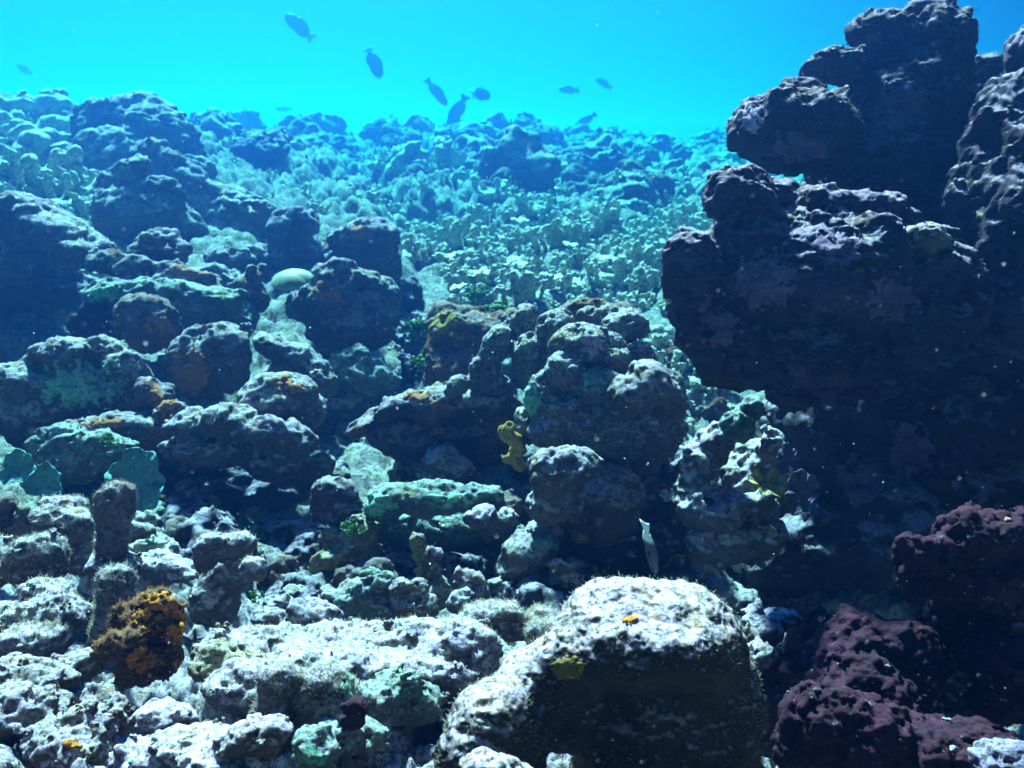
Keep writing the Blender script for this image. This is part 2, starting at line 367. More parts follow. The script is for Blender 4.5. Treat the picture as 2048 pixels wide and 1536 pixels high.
def seabed():
    d = np.concatenate([np.geomspace(1.15, 36, 600), np.geomspace(36.4, 84, 40)])
    px = np.concatenate([np.linspace(-2600, -160, 60)[:-1], np.linspace(-160, 2200, 620), np.linspace(2200, 4600, 60)[1:]])
    Dm, Xm = np.meshgrid(d, px, indexing='ij'); P = ground_point(Xm.ravel(), Dm.ravel())
    bz = bumps(P[:, 0], P[:, 1]); P[:, 2] += (bz - .12) * np.clip(Dm.ravel() / 6.0, .35, 2.2)
    P[:, 2] += fbm(np.c_[P[:, 0], P[:, 1], 0 * P[:, 0]] / .09, 3, 31) * .02
    zs = Dm.ravel() * 2 / FPX; zn = (.5 - worley2(P[:, :2] / (.05), 77)) * .03 + (.5 - worley2(P[:, :2] / .022, 78)) * .012; P[:, 2] += zn * np.clip(1.6 - Dm.ravel() / 5, 0, 1); near = np.clip((2.7 - Dm.ravel()) / .5, 0, 1); wz = worley(P / .085, 79); P[:, 2] += near * (.05 * np.sqrt(np.clip(1 - (wz / .75) ** 2, 0, 1)) + .022 * np.sqrt(np.clip(1 - (worley(P / .035, 80) / .75) ** 2, 0, 1)) - .085)
    nx = len(px); back = P[:nx].copy(); rows = []
    for k, dy in enumerate((.25, .9, 2.5, 6)):
        b = back.copy(); b[:, 1] -= dy; b[:, 0] *= 1 + dy; b[:, 2] += -.02 * (k + 1); rows.insert(0, b)
    P = np.concatenate(rows + [P]); ny = len(d) + 4
    i = np.arange(ny - 1)[:, None] * nx + np.arange(nx - 1)[None]; i = i.ravel()
    F = np.stack([i, i + 1, i + nx + 1, i + nx], 1)
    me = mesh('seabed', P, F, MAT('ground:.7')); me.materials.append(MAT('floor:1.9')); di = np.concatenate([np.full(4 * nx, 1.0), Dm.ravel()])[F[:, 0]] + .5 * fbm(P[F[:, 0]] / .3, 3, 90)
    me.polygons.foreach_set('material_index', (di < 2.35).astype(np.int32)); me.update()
    o = link('seabed', me); tag(o, kind='structure')
seabed()
# ================================================================ RIGHT: the shaded wall
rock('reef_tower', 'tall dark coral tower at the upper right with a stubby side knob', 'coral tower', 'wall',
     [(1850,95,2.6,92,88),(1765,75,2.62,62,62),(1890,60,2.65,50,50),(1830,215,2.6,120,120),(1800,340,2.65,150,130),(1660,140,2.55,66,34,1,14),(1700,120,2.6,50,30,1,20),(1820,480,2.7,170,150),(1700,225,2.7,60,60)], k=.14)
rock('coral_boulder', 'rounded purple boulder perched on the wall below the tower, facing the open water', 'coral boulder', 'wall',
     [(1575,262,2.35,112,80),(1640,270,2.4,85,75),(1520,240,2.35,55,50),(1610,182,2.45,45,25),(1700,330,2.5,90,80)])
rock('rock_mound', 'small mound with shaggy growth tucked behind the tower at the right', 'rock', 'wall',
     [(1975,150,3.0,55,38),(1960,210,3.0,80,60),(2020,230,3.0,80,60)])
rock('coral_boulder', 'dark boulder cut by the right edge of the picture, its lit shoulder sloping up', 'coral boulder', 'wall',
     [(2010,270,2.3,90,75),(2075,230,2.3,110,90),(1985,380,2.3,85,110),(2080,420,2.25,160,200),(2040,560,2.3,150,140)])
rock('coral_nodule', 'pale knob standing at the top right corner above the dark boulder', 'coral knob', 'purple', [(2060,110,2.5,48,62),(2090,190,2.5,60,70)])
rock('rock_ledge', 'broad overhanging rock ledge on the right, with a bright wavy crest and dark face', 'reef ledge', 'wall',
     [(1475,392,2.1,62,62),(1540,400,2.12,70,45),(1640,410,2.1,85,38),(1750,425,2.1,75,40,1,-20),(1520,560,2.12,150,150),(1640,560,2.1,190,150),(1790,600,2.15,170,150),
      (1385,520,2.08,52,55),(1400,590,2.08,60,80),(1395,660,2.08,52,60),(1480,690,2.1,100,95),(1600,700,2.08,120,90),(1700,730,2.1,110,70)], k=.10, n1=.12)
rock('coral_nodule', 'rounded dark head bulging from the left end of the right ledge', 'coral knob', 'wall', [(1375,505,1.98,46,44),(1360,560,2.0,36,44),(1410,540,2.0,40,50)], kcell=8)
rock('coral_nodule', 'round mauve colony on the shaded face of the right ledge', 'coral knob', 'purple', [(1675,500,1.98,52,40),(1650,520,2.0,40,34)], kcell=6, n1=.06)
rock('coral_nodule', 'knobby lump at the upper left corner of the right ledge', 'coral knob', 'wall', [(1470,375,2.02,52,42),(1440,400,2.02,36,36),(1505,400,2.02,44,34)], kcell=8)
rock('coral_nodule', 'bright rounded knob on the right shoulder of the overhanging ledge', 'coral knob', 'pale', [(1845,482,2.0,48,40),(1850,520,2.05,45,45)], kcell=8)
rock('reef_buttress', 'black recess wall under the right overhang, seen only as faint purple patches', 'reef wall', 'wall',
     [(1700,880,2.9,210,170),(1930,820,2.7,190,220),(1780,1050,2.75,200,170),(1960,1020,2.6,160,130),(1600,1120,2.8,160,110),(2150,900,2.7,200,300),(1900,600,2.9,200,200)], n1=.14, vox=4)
rock('coral_lobe', 'lumpy lobe hanging from the lower edge of the right ledge with a green patch', 'coral lobe', 'wall', [(1640,770,2.06,55,45),(1585,790,2.06,50,35),(1690,735,2.07,60,40)], kcell=7, knob=.5)
rock('coral_skeleton', 'pale eaten-out coral rock ringed like a window, in the gap beside the dark wall', 'coral rock', 'white',
     [(1430,880,2.45,38,40),(1400,930,2.45,36,48),(1385,1000,2.45,38,55),(1430,1020,2.42,55,38),(1500,1010,2.42,55,30),(1545,890,2.5,28,36),(1440,1080,2.45,65,50),(1520,960,2.6,80,80),(1500,1070,2.5,70,50)], n2=.10, kcell=8)
rock('coral_nodule', 'greenish branching stub wedged under the ledge above the window-like rock', 'coral knob', 'green', [(1480,850,2.4,34,36),(1500,815,2.4,30,25)], n2=.12)
rock('red_boulder', 'largest wine-red boulder low on the right with a frosted crown', 'red boulder', 'red',
     [(1965,1065,1.55,80,56),(1895,1095,1.55,50,46),(1840,1110,1.55,46,50),(1900,1150,1.57,70,56),(1830,1160,1.56,40,46),(1980,1150,1.58,110,90),(2060,1130,1.58,100,110),(1930,1230,1.62,90,60)], k=.10, n2=.10)
rock('reef_rock', 'dark rock filling the hollow between the red boulders', 'reef rock', 'wall', [(1880,1340,1.75,130,100),(1990,1260,1.75,110,90),(1660,1360,1.8,80,90),(1560,1460,1.75,80,80),(1800,1480,1.65,160,80)])
rock('red_boulder', 'wine-red lumpy boulder in the lower right between the big boulder and the corner rock', 'red boulder', 'red',
     [(1730,1290,1.6,75,62),(1690,1330,1.58,60,60),(1800,1330,1.6,90,90),(1740,1400,1.55,120,80)])
rock('red_boulder', 'frosted red rock cut off by the lower right edge', 'red boulder', 'red', [(2010,1330,1.5,62,55),(2060,1370,1.5,75,80),(1990,1390,1.5,50,60)])
rock('red_boulder', 'dark purple lumpy rock at the very bottom right with white beaded rim', 'red boulder', 'red',
     [(1650,1430,1.4,75,65),(1720,1480,1.4,110,80),(1600,1490,1.4,55,60),(1880,1500,1.4,150,70)], knob=.5)
rock('red_slab', 'low brownish red slab squeezed between the huge boulder and the red rocks', 'red slab', 'red', [(1580,1370,1.75,62,60),(1540,1420,1.75,60,80),(1640,1300,1.9,60,70)])
rock('pale_stub', 'small bluish white coral stubs peeping out right behind the huge boulder', 'coral stub', 'white', [(1525,1260,1.8,40,35),(1560,1235,1.85,40,18),(1520,1310,1.75,30,30),(1500,1230,1.85,16,30,1,-30)], n2=.12)
rock('rubble_rock', 'blue grey rubble rock lying on the bottom edge at the far right', 'rock', 'purple', [(2010,1520,1.3,70,40),(1930,1480,1.4,35,25)])
# ================================================================ CENTRE
rock('brain_coral', 'big knobbly brain coral head standing in the middle of the scene', 'brain coral', 'brain',
     [(1165,690,2.78,66,46),(1215,715,2.80,44,52),(1130,745,2.72,44,44),(1195,775,2.72,56,40),(1085,790,2.74,34,50),(1130,820,2.70,40,36),(1100,865,2.72,40,34),(1165,850,2.70,44,34),(1210,850,2.85,120,110),(1180,770,2.86,90,80),
      (1250,655,2.95,46,38),(1185,632,3.0,34,24),(1225,628,3.0,34,20),(1110,655,2.95,42,38),(1280,715,2.9,36,34),(1060,850,2.8,30,40)], k=.07, n1=.06, n2=.05, kcell=6, knob=.36, carve=.2)
rock('coral_lump', 'grey weathered lump leaning on the right shoulder of the brain coral', 'coral lump', 'pale', [(1295,765,2.66,58,48),(1258,795,2.64,44,46),(1335,790,2.7,40,50),(1300,850,2.8,70,70),(1250,910,2.86,80,60)])
rock('coral_nodule', 'twin grey knob behind the brain coral on its left', 'coral knob', 'brain', [(1050,645,3.05,32,38),(1020,650,3.1,25,35),(1060,720,3.0,40,60)], kcell=6)
rock('coral_nodule', 'brown topped coral knob farthest back on the brain coral', 'coral knob', 'brown', [(1170,620,3.2,60,24),(1230,640,3.2,50,35)])
rock('coral_block', 'frosted pale block supporting the brain coral at its lower left', 'coral block', 'pale', [(1105,945,2.48,52,54),(1150,935,2.5,52,42),(1080,920,2.5,32,28),(1115,1000,2.5,56,45),(1200,1000,2.7,90,80)], kcell=7)
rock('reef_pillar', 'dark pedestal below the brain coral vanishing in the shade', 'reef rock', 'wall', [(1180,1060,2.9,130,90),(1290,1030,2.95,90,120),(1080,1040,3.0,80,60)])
rock('rock_slab', 'tilted brown slab with a sunlit crest left of the brain coral', 'rock slab', 'rusty',
     [(735,850,3.1,50,16,2,22),(800,815,3.1,60,26,1.6,24),(880,810,3.1,70,40,1.4),(960,810,3.1,75,38,1.4),(1010,830,3.1,45,40),(850,870,3.2,110,50),(960,880,3.2,90,60)], k=.12, n2=.08)
rock('coral_finger', 'tall smooth grey finger lobe leaning right, on the slab beside the brain coral', 'lobe coral', 'brain', [(992,690,3.0,27,42,1,-28),(970,740,3.02,28,40,1,-20),(985,780,3.05,40,40)], kcell=5, n1=.05, n2=.03, knob=.22)
rock('coral_finger', 'small grey lobe stepped below the tall finger lobe on the slab', 'lobe coral', 'brain', [(953,735,2.98,15,22,1,-15),(945,765,3.0,16,20)], kcell=5, n1=.05, n2=.03, knob=.22)
rock('coral_finger', 'lowest pale round lobe at the foot of the finger lobes', 'lobe coral', 'brain', [(918,768,2.96,22,20,1,15),(905,785,2.98,18,15)], kcell=5, n1=.05, n2=.03, knob=.22)
rock('coral_boulder', 'mossy brown boulder behind the tilted slab', 'coral boulder', 'brown', [(905,690,3.5,55,62),(945,680,3.5,60,50),(880,640,3.55,34,38),(930,650,3.6,60,40),(910,740,3.45,60,50),(1000,660,3.6,40,35)])
rock('rock_lump', 'small round lump in the shade under the tilted slab', 'rock', 'pale', [(880,925,2.95,42,32),(915,945,2.95,35,35),(870,955,2.98,45,30)])
rock('rock_ledge', 'long green and white ledge low in the middle above a dark hollow', 'reef ledge', 'green', [(770,1005,2.7,42,38),(840,1000,2.7,60,36),(910,995,2.7,55,32),(965,990,2.7,40,22),(800,1060,2.8,70,45),(900,1060,2.85,80,45)], kcell=7)
rock('rock_lump', 'pinkish lump touching the left end of the green ledge', 'rock', 'rusty', [(670,985,2.75,46,34),(690,1020,2.75,45,35),(650,1010,2.8,30,35)])
rock('rubble_tongue', 'pale rubble tongue with yellow algae below the pinkish lump', 'rock', 'yellow', [(690,1085,2.7,50,36,1,20),(720,1070,2.7,35,40),(660,1120,2.65,45,25,1,30),(730,1130,2.7,45,40)], n2=.12, kcell=7)
rock('rock_lump', 'white frosted lump at the right end of the green ledge', 'rock', 'white', [(960,1035,2.6,38,24,1,10),(1000,1045,2.65,35,30)], kcell=6)
rock('rock_lump', 'brown lump between the green ledge and the coral block', 'rock', 'brown', [(1030,1015,2.75,50,36),(1060,1040,2.75,40,35),(1010,1060,2.8,60,35)])
rock('coral_block', 'bluish white block at the foot of the brain coral pedestal', 'coral block', 'pale', [(1060,1100,2.5,58,42),(1040,1140,2.5,50,32),(1090,1070,2.55,40,35)], kcell=6)
rock('coral_arch', 'little arched coral rim beside the yellow sponge on the floor', 'coral rim', 'pale', [(1115,1130,2.4,20,14,1,20),(1145,1128,2.4,22,12),(1130,1160,2.45,40,25)], n2=.14)
rock('coral_stalk', 'yellowish knobby stalk rising from the knob corals on the valley floor', 'coral stalk', 'yellow', [(835,1085,2.3,16,20),(850,1110,2.3,20,20),(845,1140,2.3,14,26),(862,1175,2.3,18,30)], n2=.14, kcell=6, knob=.5)
rock('coral_stalk', 'grey stalk leaning against the yellowish stalk', 'coral stalk', 'pale', [(868,1108,2.25,16,14),(872,1140,2.25,12,26),(880,1185,2.25,22,30)], n2=.14, kcell=6, knob=.5)
rock('knob_coral', 'grey green knob coral cluster at the left of the stalks', 'knob coral', 'green', [(725,1190,2.2,38,30),(765,1170,2.2,30,24),(700,1215,2.2,34,28),(760,1215,2.2,40,30),(740,1150,2.25,24,14)], k=.06, n2=.12, kcell=6, knob=.6)
rock('knob_coral', 'purple grey knob coral lumps right in front of the stalks', 'knob coral', 'pale', [(803,1175,2.15,26,24),(838,1180,2.15,24,24),(820,1210,2.15,36,34),(850,1215,2.15,30,30)], k=.06, n2=.10, kcell=6)
rock('knob_coral', 'right hand knob coral with a stubby horn, beside the stalks', 'knob coral', 'pale', [(916,1145,2.2,12,16),(942,1160,2.2,30,22),(925,1205,2.15,30,26),(955,1190,2.2,24,30),(930,1175,2.2,24,24)], k=.06, n2=.10, kcell=6)
# ================================================================ LEFT
rock('reef_mound', 'high rounded mound at the upper left against the water', 'reef mound', 'pale', [(200,262,6.6,56,62),(262,238,6.6,70,50),(305,270,6.5,66,60),(345,290,6.5,55,60),(290,205,6.7,40,22),(330,222,6.6,20,16),(363,236,6.6,10,12,1,30),(240,330,6.4,110,70),(370,330,6.5,50,50),(390,350,6.4,40,40)], n2=.09, kcell=7)
rock('reef_ridge', 'pale topped boulder with a deep dark flank below the upper left mound', 'reef boulder', 'pale', [(268,350,5.2,36,34),(240,372,5.2,42,36),(310,385,5.2,58,38),(280,430,5.2,92,62),(330,460,5.3,90,50)], kcell=8)
rock('reef_ridge', 'long sloping ridge descending right from the upper left mound to the water gap', 'reef ridge', 'pale', [(305,298,5.7,28,22),(340,325,5.7,34,24,1,-30),(385,365,5.7,48,28,1,-25),(450,390,5.7,52,24,1,-15),(500,405,5.6,38,18),(400,430,5.8,110,62),(480,440,5.7,80,50),(430,490,5.7,120,50)], kcell=8)
rock('coral_crust', 'bright blue white coral crust hanging on the end of the sloping ridge', 'coral crust', 'white', [(470,412,5.2,34,12,1,-12),(490,430,5.2,24,14),(520,412,5.25,30,12)], n2=.16, kcell=5, knob=.6)
rock('coral_nodule', 'squat dark knob at the foot of the sloping ridge', 'coral knob', 'purple', [(588,452,5.0,52,40),(560,470,4.95,26,32),(590,510,5.1,56,60)], n1=.06)
rock('coral_boulder', 'purple topped boulder at the edge of the finger coral slope', 'coral boulder', 'rusty', [(740,478,4.9,60,44),(695,480,4.9,36,30),(740,530,5.0,64,70),(680,520,5.0,50,50)], n1=.06)
rock('reef_rock', 'orange streaked rock with a little hooked knob, left of the mossy boulder', 'reef rock', 'rusty', [(692,535,4.3,26,18),(670,560,4.3,46,30),(725,560,4.3,42,26),(660,610,4.3,72,60),(740,600,4.4,62,50),(700,650,4.35,90,60),(610,610,4.4,40,36)], n2=.10, kcell=8)
rock('reef_shelf', 'broad domed shelf at the left edge with a black hollow beneath', 'reef shelf', 'pale', [(20,440,4.6,120,46),(110,470,4.55,90,34,1,-12),(170,500,4.5,60,26),(40,520,4.75,120,60),(-60,520,4.6,120,90)], kcell=8)
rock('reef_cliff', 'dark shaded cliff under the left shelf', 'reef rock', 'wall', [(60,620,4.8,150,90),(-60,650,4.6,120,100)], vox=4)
rock('reef_rock', 'sunlit hump with a small crest on the left slope under the dark flank', 'reef rock', 'pale', [(318,482,4.4,44,24),(345,505,4.4,44,26),(290,510,4.4,40,24)], n2=.1)
rock('reef_ledge', 'upper step of the left slope, pale with rusty seams', 'reef ledge', 'rusty', [(225,525,4.3,50,26),(290,540,4.3,80,28),(380,555,4.25,70,26,1,-10),(330,580,4.3,120,34)], n2=.1, kcell=7)
rock('reef_rock', 'small rusty knob beside the pale mushroom coral', 'reef rock', 'rusty', [(505,550,4.2,20,22,1,-30),(490,575,4.2,34,24),(525,535,4.25,14,9,1,35),(505,600,4.2,36,30)], n2=.12)
rock('reef_ledge', 'middle step of the left slope with a mint green lip', 'reef ledge', 'green', [(205,590,4.0,44,26),(270,585,4.0,60,26),(350,590,4.0,64,28),(430,600,4.0,60,24),(340,625,4.05,120,40),(470,640,4.1,40,40)], n2=.1, kcell=7)
rock('reef_rock', 'reddish stump at the left end of the middle step', 'reef rock', 'red', [(195,640,4.0,38,40),(165,655,4.0,24,28)], n2=.1)
rock('coral_boulder', 'smooth brown rounded boulder on the left slope', 'coral boulder', 'brown', [(290,625,3.75,58,40),(295,660,3.75,66,48)], n1=.06)
rock('coral_boulder', 'blocky boulder with a frosted top, right of the brown rounded one', 'coral boulder', 'rusty', [(420,685,3.6,58,34),(470,690,3.6,36,40),(420,735,3.6,76,60),(375,720,3.6,40,50)])
rock('reef_shoulder', 'sloping grey shoulder running down right of the blocky boulder', 'reef rock', 'pale', [(545,690,3.8,42,28,1,-25),(600,720,3.8,50,32,1,-25),(640,760,3.75,40,40,1,-30),(590,770,3.85,80,50)], kcell=7)
rock('reef_rock', 'shaded hump between the grey shoulder and the mossy boulder', 'reef rock', 'green', [(715,720,4.1,52,28),(730,760,4.1,66,40),(680,750,4.1,40,34)])
rock('coral_boulder', 'great lumpy boulder at the left edge with a hollow green face', 'coral boulder', 'pale', [(120,715,3.3,66,44),(205,705,3.35,52,34),(50,765,3.25,50,46),(255,745,3.3,50,34,1,-30),(160,790,3.35,120,66),(80,840,3.3,80,60),(-10,800,3.3,50,70)], n1=.12)
rock('reef_ridge', 'rusty ridge joining the great lumpy boulder to the cave roof', 'reef ridge', 'rusty', [(310,790,3.2,46,30,1,-40),(345,830,3.15,40,30),(250,850,3.1,60,26),(190,860,3.1,56,30),(300,870,3.15,80,36)], n2=.1)
rock('coral_boulder', 'round boulder with an orange tuft beside the cave', 'coral boulder', 'pale', [(560,785,3.15,78,44),(540,820,3.1,70,44),(600,820,3.2,56,50)], n1=.06)
rock('reef_overhang', 'hanging roof of the dark cave on the left, fringed with pale growth', 'reef ledge', 'pale', [(385,850,3.0,60,30),(460,845,2.95,60,36),(520,860,2.95,60,36),(590,880,3.0,44,40),(430,900,3.05,110,36),(560,930,3.05,70,36),(640,930,3.1,24,34,1,-30)], n2=.10, kcell=8)
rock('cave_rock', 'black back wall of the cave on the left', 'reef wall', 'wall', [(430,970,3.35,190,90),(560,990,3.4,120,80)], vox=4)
rock('coral_mound', 'teal knobby mound under the rusty ridge at the left', 'coral mound', 'green', [(175,895,2.95,56,30),(225,905,2.95,50,30),(110,890,3.0,60,40),(150,930,3.0,80,36)], n2=.12, kcell=7, knob=.5)
rock('reef_rock', 'dark green hollow faced rock below the purple topped boulder', 'reef rock', 'wall', [(815,620,4.9,34,60),(850,680,4.6,44,50),(835,740,4.4,44,40),(790,700,4.7,50,60)], n2=.1)
rock('reef_rock', 'low step linking the sloping ridge to the squat dark knob', 'reef rock', 'pale', [(460,520,5.0,50,26),(520,520,5.1,46,30),(430,560,4.8,60,30)], n2=.1)
rock('reef_rock', 'shaded rock in the cleft between the brain coral and the window-like rock', 'reef rock', 'wall', [(1345,960,2.9,40,60),(1370,1060,2.8,50,50),(1320,1100,2.8,50,60)], n2=.1)
rock('rubble_rock', 'flat rubble slab on the dim valley floor before the cave', 'rubble rock', 'green', [(580,1130,2.75,56,22),(640,1150,2.7,40,20),(540,1160,2.7,40,20),(600,1180,2.6,60,24)], n2=.14, kcell=7)
rock('rubble_rock', 'small rubble heap between the pale curled rock and the ridge hump', 'rubble rock', 'pale', [(560,1210,2.25,40,24),(590,1190,2.35,30,20),(540,1235,2.15,36,22)], n2=.14, kcell=7)
# ================================================================ FOREGROUND, left
rock('knob_column', 'dark fuzzy column with a rounded head at the lower left', 'coral column', 'mauve', [(232,1000,2.1,41,40),(230,1025,2.1,39,36),(226,1070,2.1,30,44),(226,1105,2.1,30,36)], n1=.05, n2=.03)
rock('rubble_rock', 'pale rubble base carrying the fuzzy column', 'rock', 'white', [(232,1130,2.1,62,30),(300,1130,2.15,60,26),(360,1140,2.15,50,24),(240,1170,2.15,80,36),(170,1120,2.2,40,30)], n2=.12, kcell=7)
rock('coral_colony', 'pale lumpy head just left of the fuzzy column', 'coral head', 'white', [(125,1020,2.2,46,28),(150,1050,2.15,40,36),(105,1045,2.15,38,34),(150,1090,2.2,40,46)], kcell=7)
rock('coral_colony', 'grey green domed head at the left edge', 'coral head', 'pale', [(78,1105,2.0,58,38),(70,1140,2.0,60,42),(20,1110,2.05,40,30),(-10,1130,2.05,40,50)], kcell=7)
rock('coral_colony', 'cluster of brown knobs at the left edge above the domed head', 'coral head', 'brown', [(14,1010,2.25,22,28),(45,1040,2.25,20,30),(0,1060,2.25,40,36)], n2=.12)
rock('coral_mass', 'pale terraced coral mass at the lower left edge', 'coral mass', 'white', [(90,1190,1.85,56,30),(110,1225,1.8,70,34),(30,1240,1.8,60,34),(150,1230,1.85,34,34),(60,1280,1.75,80,36),(-30,1270,1.8,60,60)], n2=.10, kcell=8)
rock('knob_column', 'short column with a lavender cap behind the orange rock', 'coral column', 'pale', [(235,1160,1.8,36,30),(232,1200,1.8,38,44),(225,1260,1.8,42,66)], n1=.04)
rock('orange_rock', 'black and orange sponge-covered rock at the lower left', 'sponge rock', 'orange', [(318,1203,1.62,46,17,1,-8),(350,1225,1.63,26,30),(262,1232,1.6,44,26,1,18),(300,1255,1.62,46,36),(345,1262,1.62,22,34),(250,1290,1.55,44,36),(310,1320,1.6,50,46),(275,1345,1.56,46,30),(215,1300,1.56,24,30)], n1=.12, n2=.13, k=.07, carve=.45, grit=.34)
rock('coral_rock', 'pale rock with a curled lip, right of the orange rock', 'coral rock', 'white', [(425,1092,2.02,38,28),(475,1090,2.02,38,28),(410,1118,2.02,26,28),(508,1138,1.97,28,26),(490,1120,2.05,40,30),(455,1150,2.1,50,46),(430,1200,2.1,48,56)], k=.12, n1=.06, n2=.05, kcell=7)
rock('coral_mass', 'shadowed lumpy mass in the bottom left corner', 'coral mass', 'pale', [(70,1350,1.55,86,40),(160,1330,1.6,54,40),(40,1420,1.45,100,50),(-30,1400,1.5,70,80),(120,1480,1.4,80,40)], n2=.11)
rock('coral_mass', 'dark rough lobe with an orange spot near the bottom left corner', 'coral mass', 'pale', [(205,1400,1.4,46,30),(180,1450,1.35,66,44),(150,1500,1.3,70,46),(230,1430,1.4,30,40)], n2=.12)
rock('coral_mass', 'pale crusted slab sloping down to the bottom edge left of centre', 'coral mass', 'white', [(330,1440,1.35,66,34),(400,1500,1.25,100,44),(300,1520,1.25,80,40),(500,1480,1.2,70,38),(540,1460,1.2,44,26),(450,1540,1.2,90,50)], n2=.09)
rock('coral_hump', 'pale hump on the crest of the foreground ridge', 'coral hump', 'white', [(620,1230,1.95,52,34),(660,1250,1.95,36,34),(590,1255,1.95,40,26)], kcell=8)
rock('reef_ridge', 'sunlit white ridge crossing the foreground from the orange rock to the huge boulder', 'reef ridge', 'white',
     [(480,1300,1.75,90,34),(590,1295,1.8,100,40),(710,1290,1.8,100,46),(830,1290,1.8,110,50),(930,1290,1.75,80,50),(640,1350,1.7,150,60),(830,1350,1.7,110,50),(500,1380,1.55,90,50),(920,1350,1.7,60,40)], k=.2, n1=.07, n2=.09, kcell=9)
rock('coral_dome', 'bright smooth dome on the ridge left of the huge boulder', 'coral dome', 'white', [(985,1236,1.85,62,36),(1030,1250,1.85,38,34),(950,1255,1.85,50,34)], n1=.04)
rock('coral_dome', 'small fuzzy dome pressed against the huge boulder', 'coral dome', 'white', [(1088,1240,1.8,36,26),(1090,1270,1.75,40,30)], n1=.04)
rock('bumpy_coral', 'yellow green bumpy coral patch at the foot of the orange rock', 'bumpy coral', 'yellow', [(430,1310,1.62,46,26),(490,1330,1.6,44,26),(420,1340,1.6,40,26)], k=.1, kcell=7, knob=.8)
rock('coral_lobe', 'left one of the two fuzzy grey lobes in the foreground', 'coral lobe', 'pale', [(560,1365,1.45,46,40),(548,1420,1.45,40,52),(580,1450,1.48,50,40)], n1=.05)
rock('coral_lobe', 'right and wider of the two fuzzy grey lobes, with a green edge', 'coral lobe', 'pale', [(655,1370,1.46,50,38),(620,1390,1.46,36,44),(665,1420,1.46,58,50),(690,1390,1.48,34,36)], n1=.05)
rock('coral_ball', 'little pink red ball under the right grey lobe', 'coral ball', 'red', [(712,1420,1.36,27,25),(705,1440,1.38,26,22)], n1=.02, n2=.02, knob=.1)
rock('rubble_lump', 'dark lumpy rubble hanging under the foreground ridge', 'rubble', 'green', [(740,1400,1.5,60,36),(800,1370,1.55,50,30),(730,1480,1.42,52,40),(680,1480,1.4,60,40),(630,1500,1.35,50,50),(830,1410,1.6,60,40)], n2=.13, kcell=7, knob=.6)
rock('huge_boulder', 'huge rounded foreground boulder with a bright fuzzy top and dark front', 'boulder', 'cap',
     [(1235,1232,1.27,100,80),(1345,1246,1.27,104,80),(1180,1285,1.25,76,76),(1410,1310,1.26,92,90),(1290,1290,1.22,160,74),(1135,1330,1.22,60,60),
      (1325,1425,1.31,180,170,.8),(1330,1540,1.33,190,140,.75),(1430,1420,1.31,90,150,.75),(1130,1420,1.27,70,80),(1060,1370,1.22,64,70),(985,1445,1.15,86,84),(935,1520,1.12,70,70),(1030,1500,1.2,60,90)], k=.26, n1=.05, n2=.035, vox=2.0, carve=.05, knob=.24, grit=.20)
rock('pale_lump', 'pale lump poking up at the bottom edge in front of the huge boulder', 'coral lump', 'white', [(975,1530,.98,58,26),(1000,1560,.98,70,40)], n1=.05)
#@@DETAILS
# ================================================================ far reef
rock('coral_block', 'square shaded block with white streaks standing on the far slope, near the right ledge', 'coral block', 'pale', [(1270,400,8.3,66,40),(1240,430,8.3,50,40),(1320,430,8.3,50,50),(1280,460,8.3,70,40)], kcell=8)
rock('coral_column', 'pair of far columns behind the square shaded block', 'coral column', 'pale', [(1245,340,9.6,18,26),(1288,330,9.6,17,30),(1330,350,9.6,24,24),(1290,380,9.6,70,24)])
rock('reef_ledge', 'long far ledge throwing a dark band across the middle distance', 'reef ledge', 'pale', [(950,405,8.7,60,24),(1020,395,8.7,60,26),(1080,405,8.7,50,24),(1000,440,9.0,120,40),(1110,430,9.0,60,30)], n2=.1)
rock('coral_block', 'small square block on the end of the long far ledge', 'coral block', 'purple', [(1128,388,8.5,21,22),(1128,410,8.5,24,22)], n1=.04)
rock('reef_mound', 'dark faced mound in the middle distance left of the long far ledge', 'reef mound', 'pale', [(735,385,9.2,46,34),(790,405,9.2,50,34),(850,420,9.3,50,30),(720,420,9.2,40,30)], n2=.1)
rock('reef_mound', 'smooth low arch in front of the long far ledge', 'reef mound', 'brown', [(870,425,8.0,70,26),(820,440,8.0,50,24)])
rock('reef_mound', 'rounded heap on the far ridge below the crooked silhouette', 'reef mound', 'pale', [(620,318,12,56,30),(590,335,12,50,26),(660,335,12,44,26)])
rock('reef_mound', 'knob with a bright top under the leftmost far silhouettes', 'reef mound', 'pale', [(535,315,10.5,30,22),(525,345,10.5,38,36),(545,380,10.5,34,30)])
rock('reef_peak', 'wide blue silhouette farthest left on the far ridge', 'reef peak', 'wall', [(455,278,14,36,26),(490,282,14,28,28),(430,290,14,24,18),(500,300,14,60,24)], n2=.12)
rock('reef_peak', 'triangular blue silhouette in the far left gap', 'reef peak', 'wall', [(545,268,14,20,20),(540,290,14,32,24),(565,300,14,34,18,1,-30)], n2=.1)
rock('reef_peak', 'faint crooked silhouette alone on the far ridge', 'reef peak', 'wall', [(622,262,16.5,12,20),(648,276,16.5,22,14),(630,285,16.5,26,16),(640,305,16.5,30,20)], n2=.08)
rock('reef_mound', 'crest of the middle ridge where a fish is feeding', 'reef mound', 'pale', [(900,285,12,60,24),(850,300,12,60,26),(960,290,12,60,22),(800,320,12,70,28),(1010,310,12,50,24)], n2=.1, kcell=7)
rock('reef_mound', 'dark cleft boulder on the left flank of the middle ridge', 'reef mound', 'wall', [(805,300,11.4,34,26),(765,330,11,40,30),(790,360,10.6,46,34)], n2=.1)
rock('reef_mound', 'blue mound on the far right ridge under a slanting fish', 'reef mound', 'wall', [(1150,275,15,32,22),(1180,290,15,40,20),(1120,300,15,40,18)], n2=.1)
